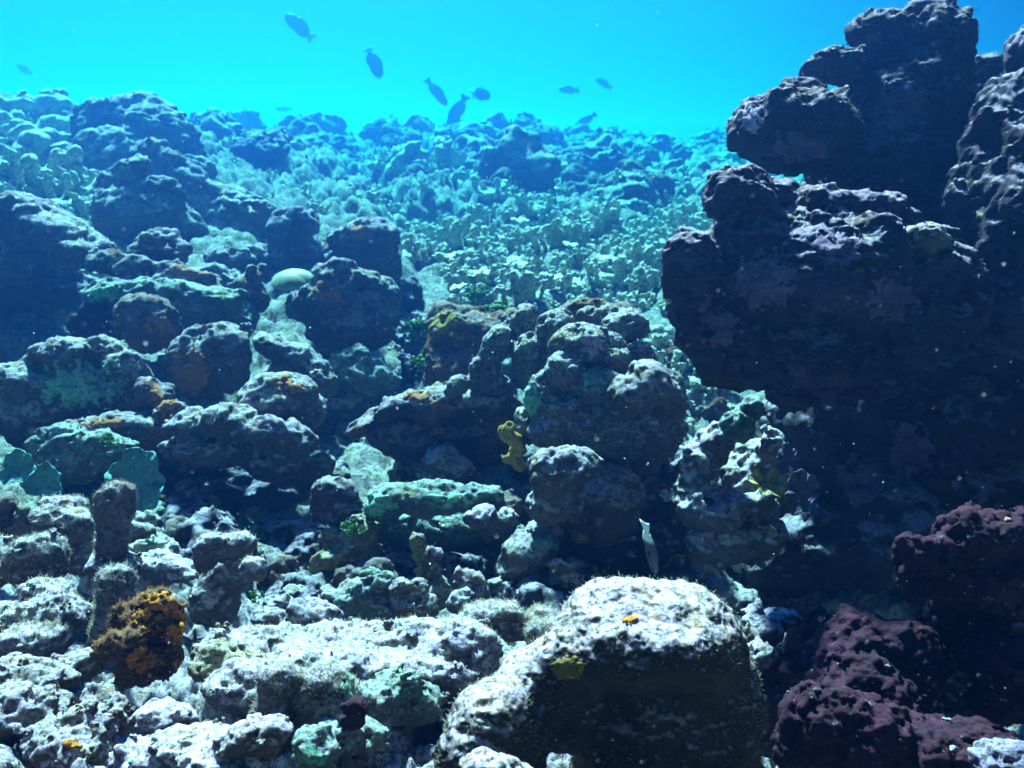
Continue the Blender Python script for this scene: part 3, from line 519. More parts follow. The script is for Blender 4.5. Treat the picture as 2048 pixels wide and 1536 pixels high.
rock('reef_mound', 'blue heap behind the far columns', 'reef mound', 'wall', [(1262,290,15,42,24),(1290,300,15,40,22),(1220,300,15,36,18)], n2=.1)
rock('reef_mound', 'farthest blue heap touching the round boulder of the right wall', 'reef mound', 'wall', [(1420,285,15,34,22),(1385,300,15,36,18),(1460,295,15,40,24)], n2=.1)

rnd = random.Random(5)
def ground_at(px, d):
    P = ground_point(px, d); bz = bumps(P[:, 0], P[:, 1]); P[:, 2] += (bz - .12) * np.clip(np.atleast_1d(d) / 6., .35, 2.2); return P
def proto(ells, h, k, n1, n2, seed, knob, grit, px, kcell=10):
    P, F = build_sdf(ells, h, k, n1, n2, seed); return roughen(P, F, px, seed, knob, grit, kcell), F
E3 = np.eye(3)
def finger_ells(r, n, hgt, th, lean=.25):
    e = [(np.array([0, 0, -.02]), E3, np.array([r, r, r * .45]))]
    for i in range(n):
        a = rnd.uniform(0, 6.28); q = r * math.sqrt(rnd.random()); b = np.array([q * math.cos(a), q * math.sin(a), 0])
        h = hgt * rnd.uniform(.5, 1.1) * (1 - .35 * q / r); t = th * rnd.uniform(.75, 1.25)
        dv = np.array([math.cos(a) * lean * q / r + rnd.uniform(-.12, .12), math.sin(a) * lean * q / r + rnd.uniform(-.12, .12), 1]); dv /= np.linalg.norm(dv)
        u = np.cross(dv, [0, 1, .1]); u /= np.linalg.norm(u); A = np.stack([u, np.cross(dv, u), dv])
        e.append((b + dv * h * .45, A, np.array([t * .8, t * .8, h * .6]))); e.append((b + dv * h, E3, np.array([t, t, t * .8]) * 1.0))
        for _ in range(rnd.randint(1, 4)):
            s = np.array([rnd.uniform(-1, 1), rnd.uniform(-1, 1), .2]) * t * 1.3; e.append((b + dv * h * rnd.uniform(.5, 1.1) + s, E3, np.array([t, t, t]) * rnd.uniform(.5, .85)))
    return e
FING = []
for i in range(7):
    P, F = proto(finger_ells(rnd.uniform(.11, .15), rnd.randint(6, 10), rnd.uniform(.12, .24), rnd.uniform(.018, .026), .35), .0062, .45, .05, .10, 100 + i, .5, .2, .006, 5)
    FING.append(mesh('finger_coral', P, F, MAT('finger')))
BIGF = []
for i in range(3):
    P, F = proto(finger_ells(.24, 10, .30, .062, .5), .018, .3, .05, .06, 120 + i, .3, .12, .007, 7)
    BIGF.append(mesh('lobed_coral', P, F, MAT('finger:.6')))
HEADS = []
for i in range(6):
    e = [(np.array([rnd.uniform(-.18, .18), rnd.uniform(-.18, .18), rnd.uniform(.0, .16)]), E3, np.array([rnd.uniform(.10, .2), rnd.uniform(.1, .2), rnd.uniform(.08, .18)])) for _ in range(6)]
    P, F = proto(e, .022, .16, .12, .10, 140 + i, .4, .3, .011, 8)
    HEADS.append(mesh('coral_colony', P, F, MAT(('pale:.6', 'green:.6', 'wall:.6', 'finger:.6', 'pale:.6', 'brown:.6')[i])))
def scatter(meshes, name, label, cat, group, spots, smin, smax, sink=.02, zmin=.8, zmax=1.15):
    for px, d0 in spots:
        d = float(far(d0)); s = rnd.uniform(smin, smax) * d / d0; p = ground_at(px, d)[0]; o = link(name, rnd.choice(meshes), None, p - np.array([0, 0, sink * d / d0]))
        o.scale = (s, s, s * rnd.uniform(zmin, zmax)); o.rotation_euler = (rnd.uniform(-.2, .2), rnd.uniform(-.2, .2), rnd.uniform(0, 6.28))
        tag(o, label, cat, group, 'thing')
def spread(n, x0, x1, d0, d1, gap=0, keep=None):
    out = []
    for _ in range(n * 30):
        d = math.exp(rnd.uniform(math.log(d0), math.log(d1))); px = rnd.uniform(x0, x1)
        if keep and not keep(px, d): continue
        if all(abs(px - a) > gap / d or abs(math.log(d / b)) > .022 for a, b in out): out.append((px, d))
        if len(out) >= n: break
    return out
scatter(FING, 'finger_coral', 'pale green finger coral tuft on the sunlit slope behind the brain coral', 'finger coral', 'finger corals on the sunlit slope', spread(205, 800, 1470, 4.5, 7.0, 85, lambda x, d: not (x < 900 and d < 5.4) and not (x < 1270 and d < 4.95) and perlin(np.array([[x / 130., d * 1.7, .5]]), 4)[0] > -.28), .4, 1.05)
scatter(FING, 'finger_coral', 'pale finger coral tuft on the hazy flat right of the left ridge', 'finger coral', 'finger corals on the hazy flat', spread(22, 400, 860, 6.0, 8.0, 170), .35, .8)
scatter(FING, 'finger_coral', 'blue hazed finger coral tuft on the far middle ridge', 'finger coral', 'finger corals on the far ridge', spread(30, 760, 1080, 11, 15, 300), .5, 1.0)
scatter(FING, 'finger_coral', 'finger coral tuft in the narrow gap between the brain coral and the dark wall', 'finger coral', 'finger corals in the gap by the wall', spread(34, 1285, 1450, 3.3, 4.6, 70), .4, .75)
scatter(BIGF, 'lobed_coral', 'thick lobed coral thicket at the far left edge beside the high mound', 'lobed coral', 'lobed corals at the left edge', spread(17, -60, 190, 5.6, 7.6, 420), .8, 1.2, .04)
scatter(FING, 'finger_coral', 'yellowish finger coral tuft on the left shelf below the high mound', 'finger coral', 'finger corals on the left shelf', spread(24, -20, 300, 4.9, 6.0, 260), .8, 1.4)
scatter(HEADS, 'coral_colony', 'blurry coral colony among the many dotting the far reef', 'coral colony', 'coral colonies on the far reef', spread(120, 420, 1500, 7.6, 17, 620), .5, 1.5, .05)
scatter(HEADS, 'coral_colony', 'small coral colony on the valley slope between the boulders', 'coral colony', 'coral colonies in the valley', spread(105, 200, 1500, 2.4, 4.9, 130), .16, .46, .01)

def cover():                                             # the uncountable rest of the coral cover on the slope, one object
    V = []; Fs = []; off = 0; pr = [proto(finger_ells(.14, 8, .18, .024, .35), .013, .45, .05, .1, 180 + i, .3, .2, .012, 5) for i in range(4)]
    for px, d in spread(110, 700, 1400, 6.8, 9.5, 120):
        P, F = rnd.choice(pr); a = rnd.uniform(0, 6.28); c_, s_ = math.cos(a), math.sin(a); k = rnd.uniform(.4, .95) * far(d) / d
        V.append((P @ np.array([[c_, s_, 0], [-s_, c_, 0], [0, 0, 1.]])) * k + ground_at(px, float(far(d)))[0]); Fs.append(F + off); off += len(P)
    tag(link('coral_cover', mesh('coral_cover', np.concatenate(V), np.concatenate(Fs), MAT('finger:.6'))), kind='stuff')
cover()
# ================================================================ plates, sponges
def disc(name, px, py, d, r, nrm, mat, label, cat, group=None, cup=.25, wav=.10, seed=0, ecc=1.0, thick=.05, parent=None, nr=18, na=72, rip=1.0):
    """wavy plate with real thickness; nrm in camera axes (right, up, towards camera)"""
    m = d / FPX; n = nrm[0] * RT + nrm[1] * UP - nrm[2] * FW; n /= np.linalg.norm(n)
    u = np.cross(n, [0, 0, 1.]); u /= np.linalg.norm(u); v = np.cross(n, u); c = at(px, py, d); rg = random.Random(seed)
    ph = [rg.uniform(0, 6.28) for _ in range(6)]; P = []; F = []
    for side in (1, -1):
        for i in range(nr + 1):
            t = i / nr
            for j in range(na):
                a = j / na * 2 * math.pi
                rr = r * t * (1 + (.25 + .75 * rip) * (.10 * math.sin(3 * a + ph[0]) + .06 * math.sin(7 * a + ph[1]) + .03 * math.sin(13 * a + ph[2])))
                z = r * (cup * t * t + wav * t * t * math.sin(5 * a + ph[3]) + wav * .5 * t ** 3 * math.sin(11 * a + ph[4]) + rip * (.012 * math.sin(t * 30 + ph[5]) + .018 * t * math.sin(31 * a + ph[2]))) + side * thick * r * (1 - .75 * t ** 4)
                P.append(c + m * (rr * math.cos(a) * u + rr * ecc * math.sin(a) * v + z * n))
    P = np.array(P); off = (nr + 1) * na
    for i in range(nr):
        for j in range(na):
            k = (j + 1) % na; q = (i * na + j, (i + 1) * na + j, (i + 1) * na + k, i * na + k)
            F.append(q); F.append(tuple(x + off for x in q[::-1]))
    for j in range(na):
        k = (j + 1) % na; F.append((nr * na + j, nr * na + j + off, nr * na + k + off, nr * na + k))
    return place(name, P, np.array(F), mat, label, cat, group, parent)
TEALP = plate_mat('teal_plate', (.11, .31, .28)); PALEP = plate_mat('pale_plate', (.55, .56, .46)); PURP = plate_mat('purple_plate', (.10, .09, .16))
YELP = plate_mat('yellow_plate', (.40, .34, .12)); MUSH = plain('mushroom_coral', (.20, .26, .18), .6, .12, 50)
disc('plate_coral', 272, 965, 2.5, 56, (.25, .45, 1), TEALP, 'large teal plate coral with a scalloped edge behind the fuzzy column', 'plate coral', seed=1, ecc=1.15)
disc('plate_coral', 36, 938, 2.6, 36, (.1, .5, 1), TEALP, 'round teal plate coral facing out at the left edge', 'plate coral', seed=2)
disc('plate_coral', 84, 965, 2.65, 36, (.6, .4, .8), TEALP, 'narrow teal plate coral just right of the round one', 'plate coral', seed=3)
disc('plate_coral', 1533, 968, 2.3, 36, (.1, .75, .8), YELP, 'yellow crinkled plate coral on the window-like rock', 'plate coral', seed=4, wav=.16)
disc('plate_coral', 1605, 985, 2.35, 32, (-.5, .2, .8), PURP, 'purple grey folded plate coral right of the yellow plate', 'plate coral', seed=5, wav=.25, ecc=1.4)
disc('plate_coral', 1575, 920, 2.4, 22, (-.5, .2, .8), PURP, 'smaller purple plate coral above the folded one', 'plate coral', seed=6, wav=.25, ecc=1.4)
disc('plate_coral', 1340, 995, 2.6, 20, (0, .8, .5), PALEP, 'small cream plate coral in the gap left of the window-like rock', 'plate coral', seed=7, wav=.2)
for i, (px, d) in enumerate(spread(22, 900, 1440, 5.0, 6.4, 500)):
    d = float(far(d)); p = ground_at(px, d)[0] + np.array([0, 0, .08]); q = p @ np.stack([RT, UP, FW], 1)
    disc('plate_coral', 1024 + q[0] / q[2] * FPX, 768 - q[1] / q[2] * FPX, q[2], rnd.uniform(14, 28), (rnd.uniform(-.3, .3), 1, .35), PALEP, 'little cream plate coral among the finger corals on the sunlit slope', 'plate coral', 'plate corals on the sunlit slope', seed=20 + i, nr=8, na=36)
disc('mushroom_coral', 580, 546, 3.8, 42, (-.08, .86, .62), MUSH, 'smooth pale green cap like a mushroom in a shady hollow on the left', 'mushroom coral', cup=-.34, wav=.01, seed=11, ecc=.95, thick=.06, rip=0., nr=24)
SPO = plain('yellow_sponge', (.26, .17, .02), .85, .6, 160); SPD = plain('sponge_hole', (.30, .15, .01), .9)
def sponge(label, blobs, hole=None, sd=0):
    o = rock('yellow_sponge', label, 'sponge', 'yellow', blobs, k=.2, n1=.10, n2=.09, knob=.35, grit=.25, kcell=5, vox=1.8); o.data.materials[0] = SPO
    if hole:
        px, py, d, r = hole; c = at(px, py, d); m = d / FPX; n = .55 * UP - .8 * FW; n /= np.linalg.norm(n); u = RT; v = np.cross(n, u); P = []; F = []
        prof = [(1.0, -.5), (1.05, .1), (.9, .45), (.62, .5), (.42, .2), (.34, -.4), (.0, -.6)]
        for q, z in prof:
            for j in range(24):
                a = j / 24 * 2 * math.pi; P.append(c + m * r * (q * math.cos(a) * u + q * math.sin(a) * v + z * n))
        for i in range(len(prof) - 1):
            for j in range(24): F.append((i * 24 + j, i * 24 + (j + 1) % 24, (i + 1) * 24 + (j + 1) % 24, (i + 1) * 24 + j))
        place('osculum', np.array(P), np.array(F), plain('sponge_mouth', (.40, .26, .03), .85, .5, 200), parent=o)
sponge('yellow tube sponge with an open mouth at the left side of the brain coral', [(1014,866,2.72,17,18),(1025,882,2.74,20,16),(1035,898,2.76,18,16)], (1019, 852, 2.70, 10))
sponge('duller yellow sponge lobes sagging below the tube sponge', [(1022,915,2.78,18,14),(1040,925,2.8,14,16)])
sponge('flat yellow sponge glowing faintly in the shade under the brain coral', [(1160,1070,2.62,20,15),(1170,1078,2.64,14,10)])
o = rock('red_sponge', 'tiny bright red sponge in the shade of the right ledge', 'sponge', 'red', [(1664,744,2.0,7,4),(1672,748,2.0,5,3)], vox=1.5); o.data.materials[0] = plain('red_sponge', (.75, .02, .01), .6)
def crust(key, px, py, rx, ry, mat, label, th=.004, seed=0, thr=.0, name='sponge_crust', fr=9):
    """a thin encrusting skin that follows the rock it grows on"""
    o, P, F = next(v for k, v in ROCKS.items() if k.startswith(key)); q = P @ np.stack([RT, UP, FW], 1)
    u = 1024 + q[:, 0] / q[:, 2] * FPX; w = 768 - q[:, 1] / q[:, 2] * FPX; nv = vnormals(P, F); dpx = q[:, 2] * 2 / FPX
    d0 = np.percentile(q[(np.abs(u - px) < rx) & (np.abs(w - py) < ry), 2], 12)
    e = ((u - px) / rx) ** 2 + ((w - py) / ry) ** 2 + 1.5 * fbm(P / (fr * dpx[:, None]) + seed, 4, seed, .7)
    ok = (e < 1 - thr) & ((nv * q.dot(np.stack([RT, UP, FW]))).sum(1) < 0) & (q[:, 2] < d0 + .25 * d0 * (rx + ry) / FPX * 2)
    f = F[ok[F].all(1)]
    if len(f) < 4: print('CRUST EMPTY', key, px, py); return
    ids, inv = np.unique(f, return_inverse=True); f = inv.reshape(f.shape); n = len(ids); lift = th * (.35 + .65 * np.clip(.5 + fbm(P[ids] / (5 * dpx[ids, None]), 2, seed + 3), 0, 1.3))
    top = P[ids] + nv[ids] * lift[:, None]; bot = P[ids] - nv[ids] * th * .5
    ed = np.concatenate([f[:, [a, (a + 1) % 4]] for a in range(4)]); key_ = ed.min(1) * n + ed.max(1); _, ix, ct = np.unique(key_, return_index=True, return_counts=True); b = ed[ix[ct == 1]]
    FF = np.concatenate([f, f[:, ::-1] + n, np.stack([b[:, 1], b[:, 0], b[:, 0] + n, b[:, 1] + n], 1)])
    c = link(name, mesh(name, np.concatenate([top, bot]) - np.array(o.location), FF, mat), o)
    if label: c['label'] = label
ORC = reef_mat('orange_crust', c1=(.62, .22, .015), c2=(.42, .12, .012), c3=(.62, .34, .03), lit_top=(.72, .38, .05), dark=(.10, .025, .01), s=2.2, pit=.9)
RUC = reef_mat('rusty_crust', c1=(.38, .15, .05), c2=(.26, .11, .05), c3=(.44, .22, .06), lit_top=(.50, .24, .09), dark=(.08, .03, .02), s=1.5)
MUC = reef_mat('mustard_crust', c1=(.26, .20, .03), c2=(.18, .13, .025), c3=(.28, .24, .05), lit_top=(.34, .29, .07), dark=(.08, .06, .01), s=2.2)
GRC = reef_mat('mint_crust', up0=.0, c1=(.16, .44, .28), c2=(.12, .32, .22), c3=(.30, .52, .38), lit_top=(.42, .66, .50), dark=(.03, .08, .05), s=1.5)
LVC = reef_mat('lilac_crust', c1=(.34, .28, .42), c2=(.26, .21, .33), c3=(.40, .34, .46), lit_top=(.50, .44, .56), dark=(.08, .06, .10), s=1.5)
MAV = reef_mat('mauve_crust', c1=(.12, .08, .16), c2=(.08, .05, .10), c3=(.14, .11, .18), lit_top=(.34, .28, .38), dark=(.05, .035, .06), s=1.8)
for args in [('huge rounded', 1135,1335,46,26,MUC,'mustard yellow sponge crust'), ('huge rounded', 1262,1240,18,8,ORC,'orange sponge fleck'), 
  ('black and orange', 325,1228,60,44,ORC,'bright orange sponge crust'), ('black and orange', 345,1265,26,30,ORC,None), ('black and orange', 290,1320,44,30,ORC,'lower orange sponge crust'), ('black and orange', 350,1210,24,20,RUC,None),
  ('orange streaked rock', 655,585,30,40,RUC,'orange sponge streak'), ('blocky boulder', 385,740,44,50,RUC,None), ('smooth brown rounded', 330,650,40,24,RUC,None), ('great lumpy', 160,770,90,50,GRC,None), ('rusty ridge', 330,800,34,36,RUC,None),
  ('rusty ridge joining', 215,848,46,12,RUC,None), ('tilted brown slab', 830,790,40,12,RUC,'orange sponge strip on the crest'), ('tilted brown slab', 885,812,36,10,RUC,None), ('big knobbly', 1190,755,40,40,GRC,'mint green patch'), ('big knobbly', 1185,690,34,22,LVC,'lilac scarred patch'),
  ('big knobbly', 1060,800,26,36,GRC,None), ('long green and white', 760,1010,36,26,GRC,None), ('long green and white', 900,1000,50,16,GRC,None), 
  ('broad overhanging', 1370,500,20,14,RUC,None), ('broad overhanging', 1525,565,72,62,MAV,'round mauve crust'), ('broad overhanging', 1670,500,54,42,MAV,None), ('broad overhanging', 1440,660,44,40,MAV,None), ('broad overhanging', 1400,560,30,60,MAV,None), ('broad overhanging', 1790,600,60,50,MAV,None), ('rounded purple boulder', 1600,300,60,40,MAV,None), ('tall dark coral tower', 1800,210,60,60,MAV,None), ('black recess', 1720,960,60,50,MAV,None), ('black recess', 1820,900,50,60,MAV,None), ('lumpy lobe hanging', 1680,740,40,20,GRC,None), ('rounded purple boulder', 1500,235,30,40,LVC,None), ('right and wider', 700,1375,20,34,GRC,None), ('pale eaten-out', 1500,1050,40,20,RUC,None), ('purple topped', 720,465,30,18,RUC,None),
  ('middle step', 215,590,40,20,GRC,None), ('upper step', 380,545,50,14,RUC,None), ('bluish white block', 1090,1090,30,20,GRC,None), ('mossy brown', 880,640,36,26,MUC,None), ('round boulder with', 580,772,30,20,RUC,'orange crumbly tuft'), ('dark rough lobe', 150,1490,20,10,ORC,'orange spot')]:
    crust(*args, seed=int(args[1] + args[2]))
# ================================================================ fish
def loft(prof, n=20):
    P = []; F = []
    for x, zc, h, w in prof:
        for j in range(n):
            a = j / n * 2 * math.pi; P.append((x, w * math.cos(a), zc + h * math.sin(a)))
    for i in range(len(prof) - 1):
        for j in range(n): F.append((i * n + j, i * n + (j + 1) % n, (i + 1) * n + (j + 1) % n, (i + 1) * n + j))
    return np.array(P), np.array(F)
def fin_mesh(pts, th):
    """outline in the xz plane given as two matching rows (root, edge) -> thin solid"""
    a, b = np.array(pts[0], float), np.array(pts[1], float); n = len(a); P = []
    for s in (1, -1):
        for row, t in ((a, th), ((a + b) / 2, th * .8), (b, th * .25)):
            for q in row: P.append((q[0], s * t, q[1]))
    F = []; o = 3 * n
    for r in range(2):
        for i in range(n - 1):
            q = (r * n + i, r * n + i + 1, (r + 1) * n + i + 1, (r + 1) * n + i); F += [q, tuple(x + o for x in q[::-1])]
    for i in range(n - 1):
        F.append((2 * n + i, 2 * n + i + 1, 2 * n + i + 1 + o, 2 * n + i + o)); F.append((i + 1, i, i + o, i + 1 + o))
    for r in range(2):
        F.append((r * n, (r + 1) * n, (r + 1) * n + o, r * n + o)); F.append(((r + 1) * n + n - 1, r * n + n - 1, r * n + n - 1 + o, (r + 1) * n + n - 1 + o))
    return np.array(P), np.array(F)
def banded(name, stops):
    m, N, L, B = nodes_for(name); tc = N.new('ShaderNodeTexCoord'); sx = N.new('ShaderNodeSeparateXYZ'); L.new(tc.outputs['Object'], sx.inputs[0])
    mr = N.new('ShaderNodeMapRange'); mr.inputs['From Min'].default_value = -.5; mr.inputs['From Max'].default_value = .5; L.new(sx.outputs[0], mr.inputs['Value'])
    r = N.new('ShaderNodeValToRGB'); L.new(mr.outputs[0], r.inputs[0]); e = r.color_ramp.elements
    e[0].position, e[0].color = stops[0][0], (*stops[0][1], 1); e[1].position, e[1].color = stops[1][0], (*stops[1][1], 1)
    for p, c in stops[2:]: x = e.new(p); x.color = (*c, 1)
    L.new(r.outputs[0], B.inputs['Base Color']); B.inputs['Roughness'].default_value = .45; return m
FD = plain('fish_dark', (.035, .045, .06), .45, .3, 30); FT = plain('fish_tail_white', (.85, .85, .80), .5); FP = plain('fish_tail_pink', (.75, .38, .38), .5); FG = plain('fish_grey', (.07, .10, .12), .45, .3, 30)
FE = plain('fish_eye', (.01, .01, .012), .15)
def fish(label, px, py, lpx, d, ang, hgt, body, tail, yaw=0, roll=None, group='fish above the reef', name='reef_fish'):
    d = float(far(d))
    Lm = lpx * d / FPX; root = bpy.data.objects.new(name, None); COL.objects.link(root); root.empty_display_size = .05
    h = math.cos(R(ang)) * RT + math.sin(R(ang)) * UP; h = math.cos(R(yaw)) * h + math.sin(R(yaw)) * FW
    if roll is None:
        z = -math.sin(R(ang)) * RT + math.cos(R(ang)) * UP
        if z @ UP < 0: z = -z
    else: z = roll[0] * RT + roll[1] * UP - roll[2] * FW
    z = z - (z @ h) * h; z /= np.linalg.norm(z); y = np.cross(z, h)
    M = Matrix(((h[0] * Lm, y[0] * Lm, z[0] * Lm, 0), (h[1] * Lm, y[1] * Lm, z[1] * Lm, 0), (h[2] * Lm, y[2] * Lm, z[2] * Lm, 0), (0, 0, 0, 1)))
    root.matrix_world = Matrix.Translation(Vector(at(px, py, d))) @ M
    tag(root, label, 'fish', group, 'thing')
    H = hgt / 2; t = np.linspace(0, 1, 18); prof = []
    for q in t:                                               # nose at +.5, tail root at -.33
        s = (q ** .62) * (1 - q) ** .9; hh = H * (s / .43) * .88 + .004 + .055 * H / .25 * max(0, (q - .75) / .25)
        prof.append((.5 - .84 * q, 0, hh, .36 * hh * (1 - .3 * q) + .002))
    P, F = loft(prof); link('body', mesh('body', P, F, body), root)
    mid = lambda x: np.interp(x, [p[0] for p in prof][::-1], [p[2] for p in prof][::-1])
    zs = np.linspace(-.06, .06, 7); tz = np.linspace(-1, 1, 7)
    P, F = fin_mesh(([(-.31, q) for q in zs * hgt / .45], [(-.5 - .03 * abs(q) + .03, q * hgt * .36) for q in tz]), .008); link('tail_fin', mesh('tail_fin', P, F, tail), root)
    xs = np.linspace(.22, -.26, 9)
    P, F = fin_mesh(([(x, mid(x) * .92) for x in xs], [(x - .03, mid(x) + H * .22 * math.sin(math.pi * (i + 1.2) / 10) + .004) for i, x in enumerate(xs)]), .008); link('dorsal_fin', mesh('dorsal_fin', P, F, body), root)
    xs = np.linspace(.02, -.27, 7)
    P, F = fin_mesh(([(x, -mid(x) * .92) for x in xs], [(x - .04, -mid(x) - H * .22 * math.sin(math.pi * (i + 1.2) / 8) - .004) for i, x in enumerate(xs)]), .008); link('anal_fin', mesh('anal_fin', P, F, body), root)
    for s in (1, -1):
        P, F = fin_mesh(([(.2, q) for q in (-.02, 0, .02)], [(.05, q) for q in (-.07, -.02, .035)]), .004)
        P[:, 1] += s * (mid(.2) * .33 + .12 * (.2 - P[:, 0])); link('pectoral_fin', mesh('pectoral_fin', P, F, body), root)
        P, F = loft([(.016 * math.cos(a), 0, .016 * math.sin(a) + 1e-4, .016 * math.sin(a) + 1e-4) for a in np.linspace(0, math.pi, 7)], 10)
        P = P + np.array([.37, s * mid(.37) * .33, mid(.37) * .25]); link('eye', mesh('eye', P, F, FE), root)
    return root
fish('dark oval fish with a pinkish tail, highest of the fish, heading up to the left', 599, 54, 76, 12.3, 138, .46, FD, FP)
fish('dark oval fish with a white tail diving down to the right', 748, 126, 66, 12.0, -66, .50, FD, FT)
fish('slender dark fish nose down to the right, left of the feeding fish', 873, 184, 68, 13.7, -52, .36, FG, FG)
fish('fish feeding nose down on the middle ridge', 914, 224, 78, 13.3, -118, .40, FG, FG)
fish('dark fish with a white tail swimming away, right of the feeding fish', 962, 189, 54, 12.5, 20, .62, FD, FT, yaw=45)
fish('small hazy fish swimming level to the left in open water', 1138, 180, 42, 16.9, 176, .46, FG, FG)
fish('small hazy fish tilted up left, right of the level swimming one', 1208, 167, 38, 16.9, 150, .46, FG, FG)
fish('slim fish slanting down to the left above the far right ridge', 1170, 242, 56, 15.6, 214, .34, FG, FG)
fish('very faint fish near the left edge of the open water', 49, 139, 36, 26.0, 148, .46, FG, FG)
fish('very faint level fish over the far left ridge', 567, 218, 34, 24.7, 180, .38, FG, FG)
fish('very faint small fish beside the crooked far silhouette', 673, 263, 30, 24.7, 215, .40, FG, FG)
BAN = banded('banded_fish', [(0, (.75, .85, .80)), (.34, (.70, .80, .72)), (.40, (.015, .03, .08)), (.55, (.008, .014, .028)), (1., (.008, .014, .028))])
fish('white tailed dark fish diving behind the huge boulder', 1300, 1096, 118, 2.0, -77, .42, BAN, FT, yaw=14, roll=(.35, .15, .9), group=None, name='banded_fish')

# ================================================================ turf on the near rocks, nubs, drifting specks
def turf(key, n, ln, mat, zmin=.1, seed=0, wid=.0006):
    o, P, F = next(v for k, v in ROCKS.items() if k.startswith(key)); rg = np.random.default_rng(seed); nv = vnormals(P, F)
    ok = np.where((nv[:, 2] > zmin))[0]; i = rg.choice(ok, n); b = P[i] + rg.normal(0, .002, (n, 3)) - nv[i] * .001
    l = ln * rg.uniform(.35, 1.2, n)[:, None]; dr = nv[i] + rg.normal(0, .45, (n, 3)); dr /= np.linalg.norm(dr, axis=1, keepdims=True)
    s = np.cross(dr, rg.normal(0, 1, (n, 3))); s /= np.linalg.norm(s, axis=1, keepdims=True); s2 = np.cross(dr, s); s *= wid; s2 *= wid
    bend = rg.normal(0, .25, (n, 3)) * l; V = np.stack([b + s, b - s * .5 + s2, b - s * .5 - s2, b + dr * l + bend], 1).reshape(-1, 3)
    k = np.arange(n)[:, None] * 4; Fc = np.concatenate([k + np.array([[0, 1, 3]]), k + np.array([[1, 2, 3]]), k + np.array([[2, 0, 3]])])
    c = link('algae_turf', mesh('algae_turf', V - np.array(o.location), Fc, mat), o); tag(c, kind='stuff')
def turfmat(name, col):
    m, N, L, B = nodes_for(name); B.inputs['Base Color'].default_value = (*col, 1); B.inputs['Roughness'].default_value = .8
    t = N.new('ShaderNodeBsdfTranslucent'); t.inputs['Color'].default_value = (*col, 1); x = N.new('ShaderNodeMixShader'); x.inputs[0].default_value = .5
    L.new(B.outputs[0], x.inputs[1]); L.new(t.outputs[0], x.inputs[2]); L.new(x.outputs[0], N['Material Output'].inputs['Surface']); return m
TP, TB = turfmat('pale_turf', (.50, .46, .36)), turfmat('brown_turf', (.26, .20, .12))
turf('huge rounded', 6000, .0055, TP, .0, 1, .0005); turf('dark fuzzy column', 3000, .008, TB, -.5, 2, .0007); turf('short column', 2600, .008, TP, -.3, 3, .0007)
turf('left one of the two', 2600, .007, TP, -.2, 4); turf('right and wider', 3000, .007, TP, -.2, 5); turf('bright smooth dome', 1800, .008, TP, .1, 6); turf('small fuzzy dome', 1800, .009, TP, 0, 7)
turf('tall dark coral tower', 4500, .011, TB, .0, 8, .001); turf('rounded purple boulder', 2400, .010, TB, .1, 9, .001); turf('small mound with shaggy', 2000, .012, TB, .0, 10, .001)
turf('black and orange', 2600, .007, turfmat('rust_turf', (.40, .16, .05)), .2, 11); turf('grey green domed', 2400, .008, TP, -.2, 12, .0007); turf('pale rock with a curled', 2200, .007, TP, .1, 13, .0006)
turf('pale lumpy head', 2200, .008, TP, -.1, 14, .0007); turf('sunlit white ridge', 7000, .006, TP, .2, 15); turf('pale terraced', 3000, .007, TP, .1, 16)
NUB = []
for i in range(5):
    n = rnd.randint(4, 9); e = [(np.array([0, 0, -.1]), E3, np.array([.55, .55, .35]))]
    for _ in range(n):
        q = np.array([rnd.uniform(-.6, .6), rnd.uniform(-.6, .6), rnd.uniform(.1, .8)]); r = rnd.uniform(.2, .36); e.append((q, E3, np.array([r, r, r * rnd.uniform(.8, 1.6)])))
    P, F = build_sdf(e, .06, .3, .06, .08, 160 + i, .2); P = roughen(P, F, .06, i, .4, .2, 6)
    NUB.append(mesh('coral_nub', P, F, MAT(('pale:1.9', 'white:1.9', 'brown:1.9', 'green:1.9', 'yellow:1.9')[i])))
def on_rocks(keys, each, meshes, name, label, cat, group, rpx, zmin=.25):
    for key in keys:
        o, P, F = next(v for k, v in ROCKS.items() if k.startswith(key)); nv = vnormals(P, F); ok = np.where(nv[:, 2] > zmin)[0]
        for _ in range(each):
            i = rnd.choice(ok); q = P[i] @ FW; r = rnd.uniform(*rpx) * q / FPX; c = link(name, rnd.choice(meshes), None, P[i] - nv[i] * r * .25)
            c.rotation_euler = Vector(nv[i] * .6 + np.array([0, 0, .4])).to_track_quat('Z', 'Y').to_euler(); c.scale = (r, r, r * rnd.uniform(.7, 1.2)); tag(c, label, cat, group, 'thing')
on_rocks(['sunlit white ridge', 'pale crusted slab', 'shadowed lumpy', 'pale terraced', 'pale rubble base', 'dark lumpy rubble', 'pale rock with a curled', 'grey green domed', 'dark rough lobe'], 11, NUB, 'coral_nub', 'little coral nub growing on the pale foreground rocks', 'coral nub', 'coral nubs on the foreground rocks', (7, 19))
on_rocks(['long green', 'hanging roof', 'great lumpy', 'rusty ridge', 'tilted brown', 'bluish white', 'blocky boulder', 'pale rubble tongue', 'frosted pale block', 'broad overhanging', 'dark boulder cut', 'largest wine', 'dark purple lumpy', 'wine-red lumpy'], 6, NUB, 'coral_nub', 'small coral nub growing on the boulders of the reef', 'coral nub', 'coral nubs on the boulders', (6, 15))
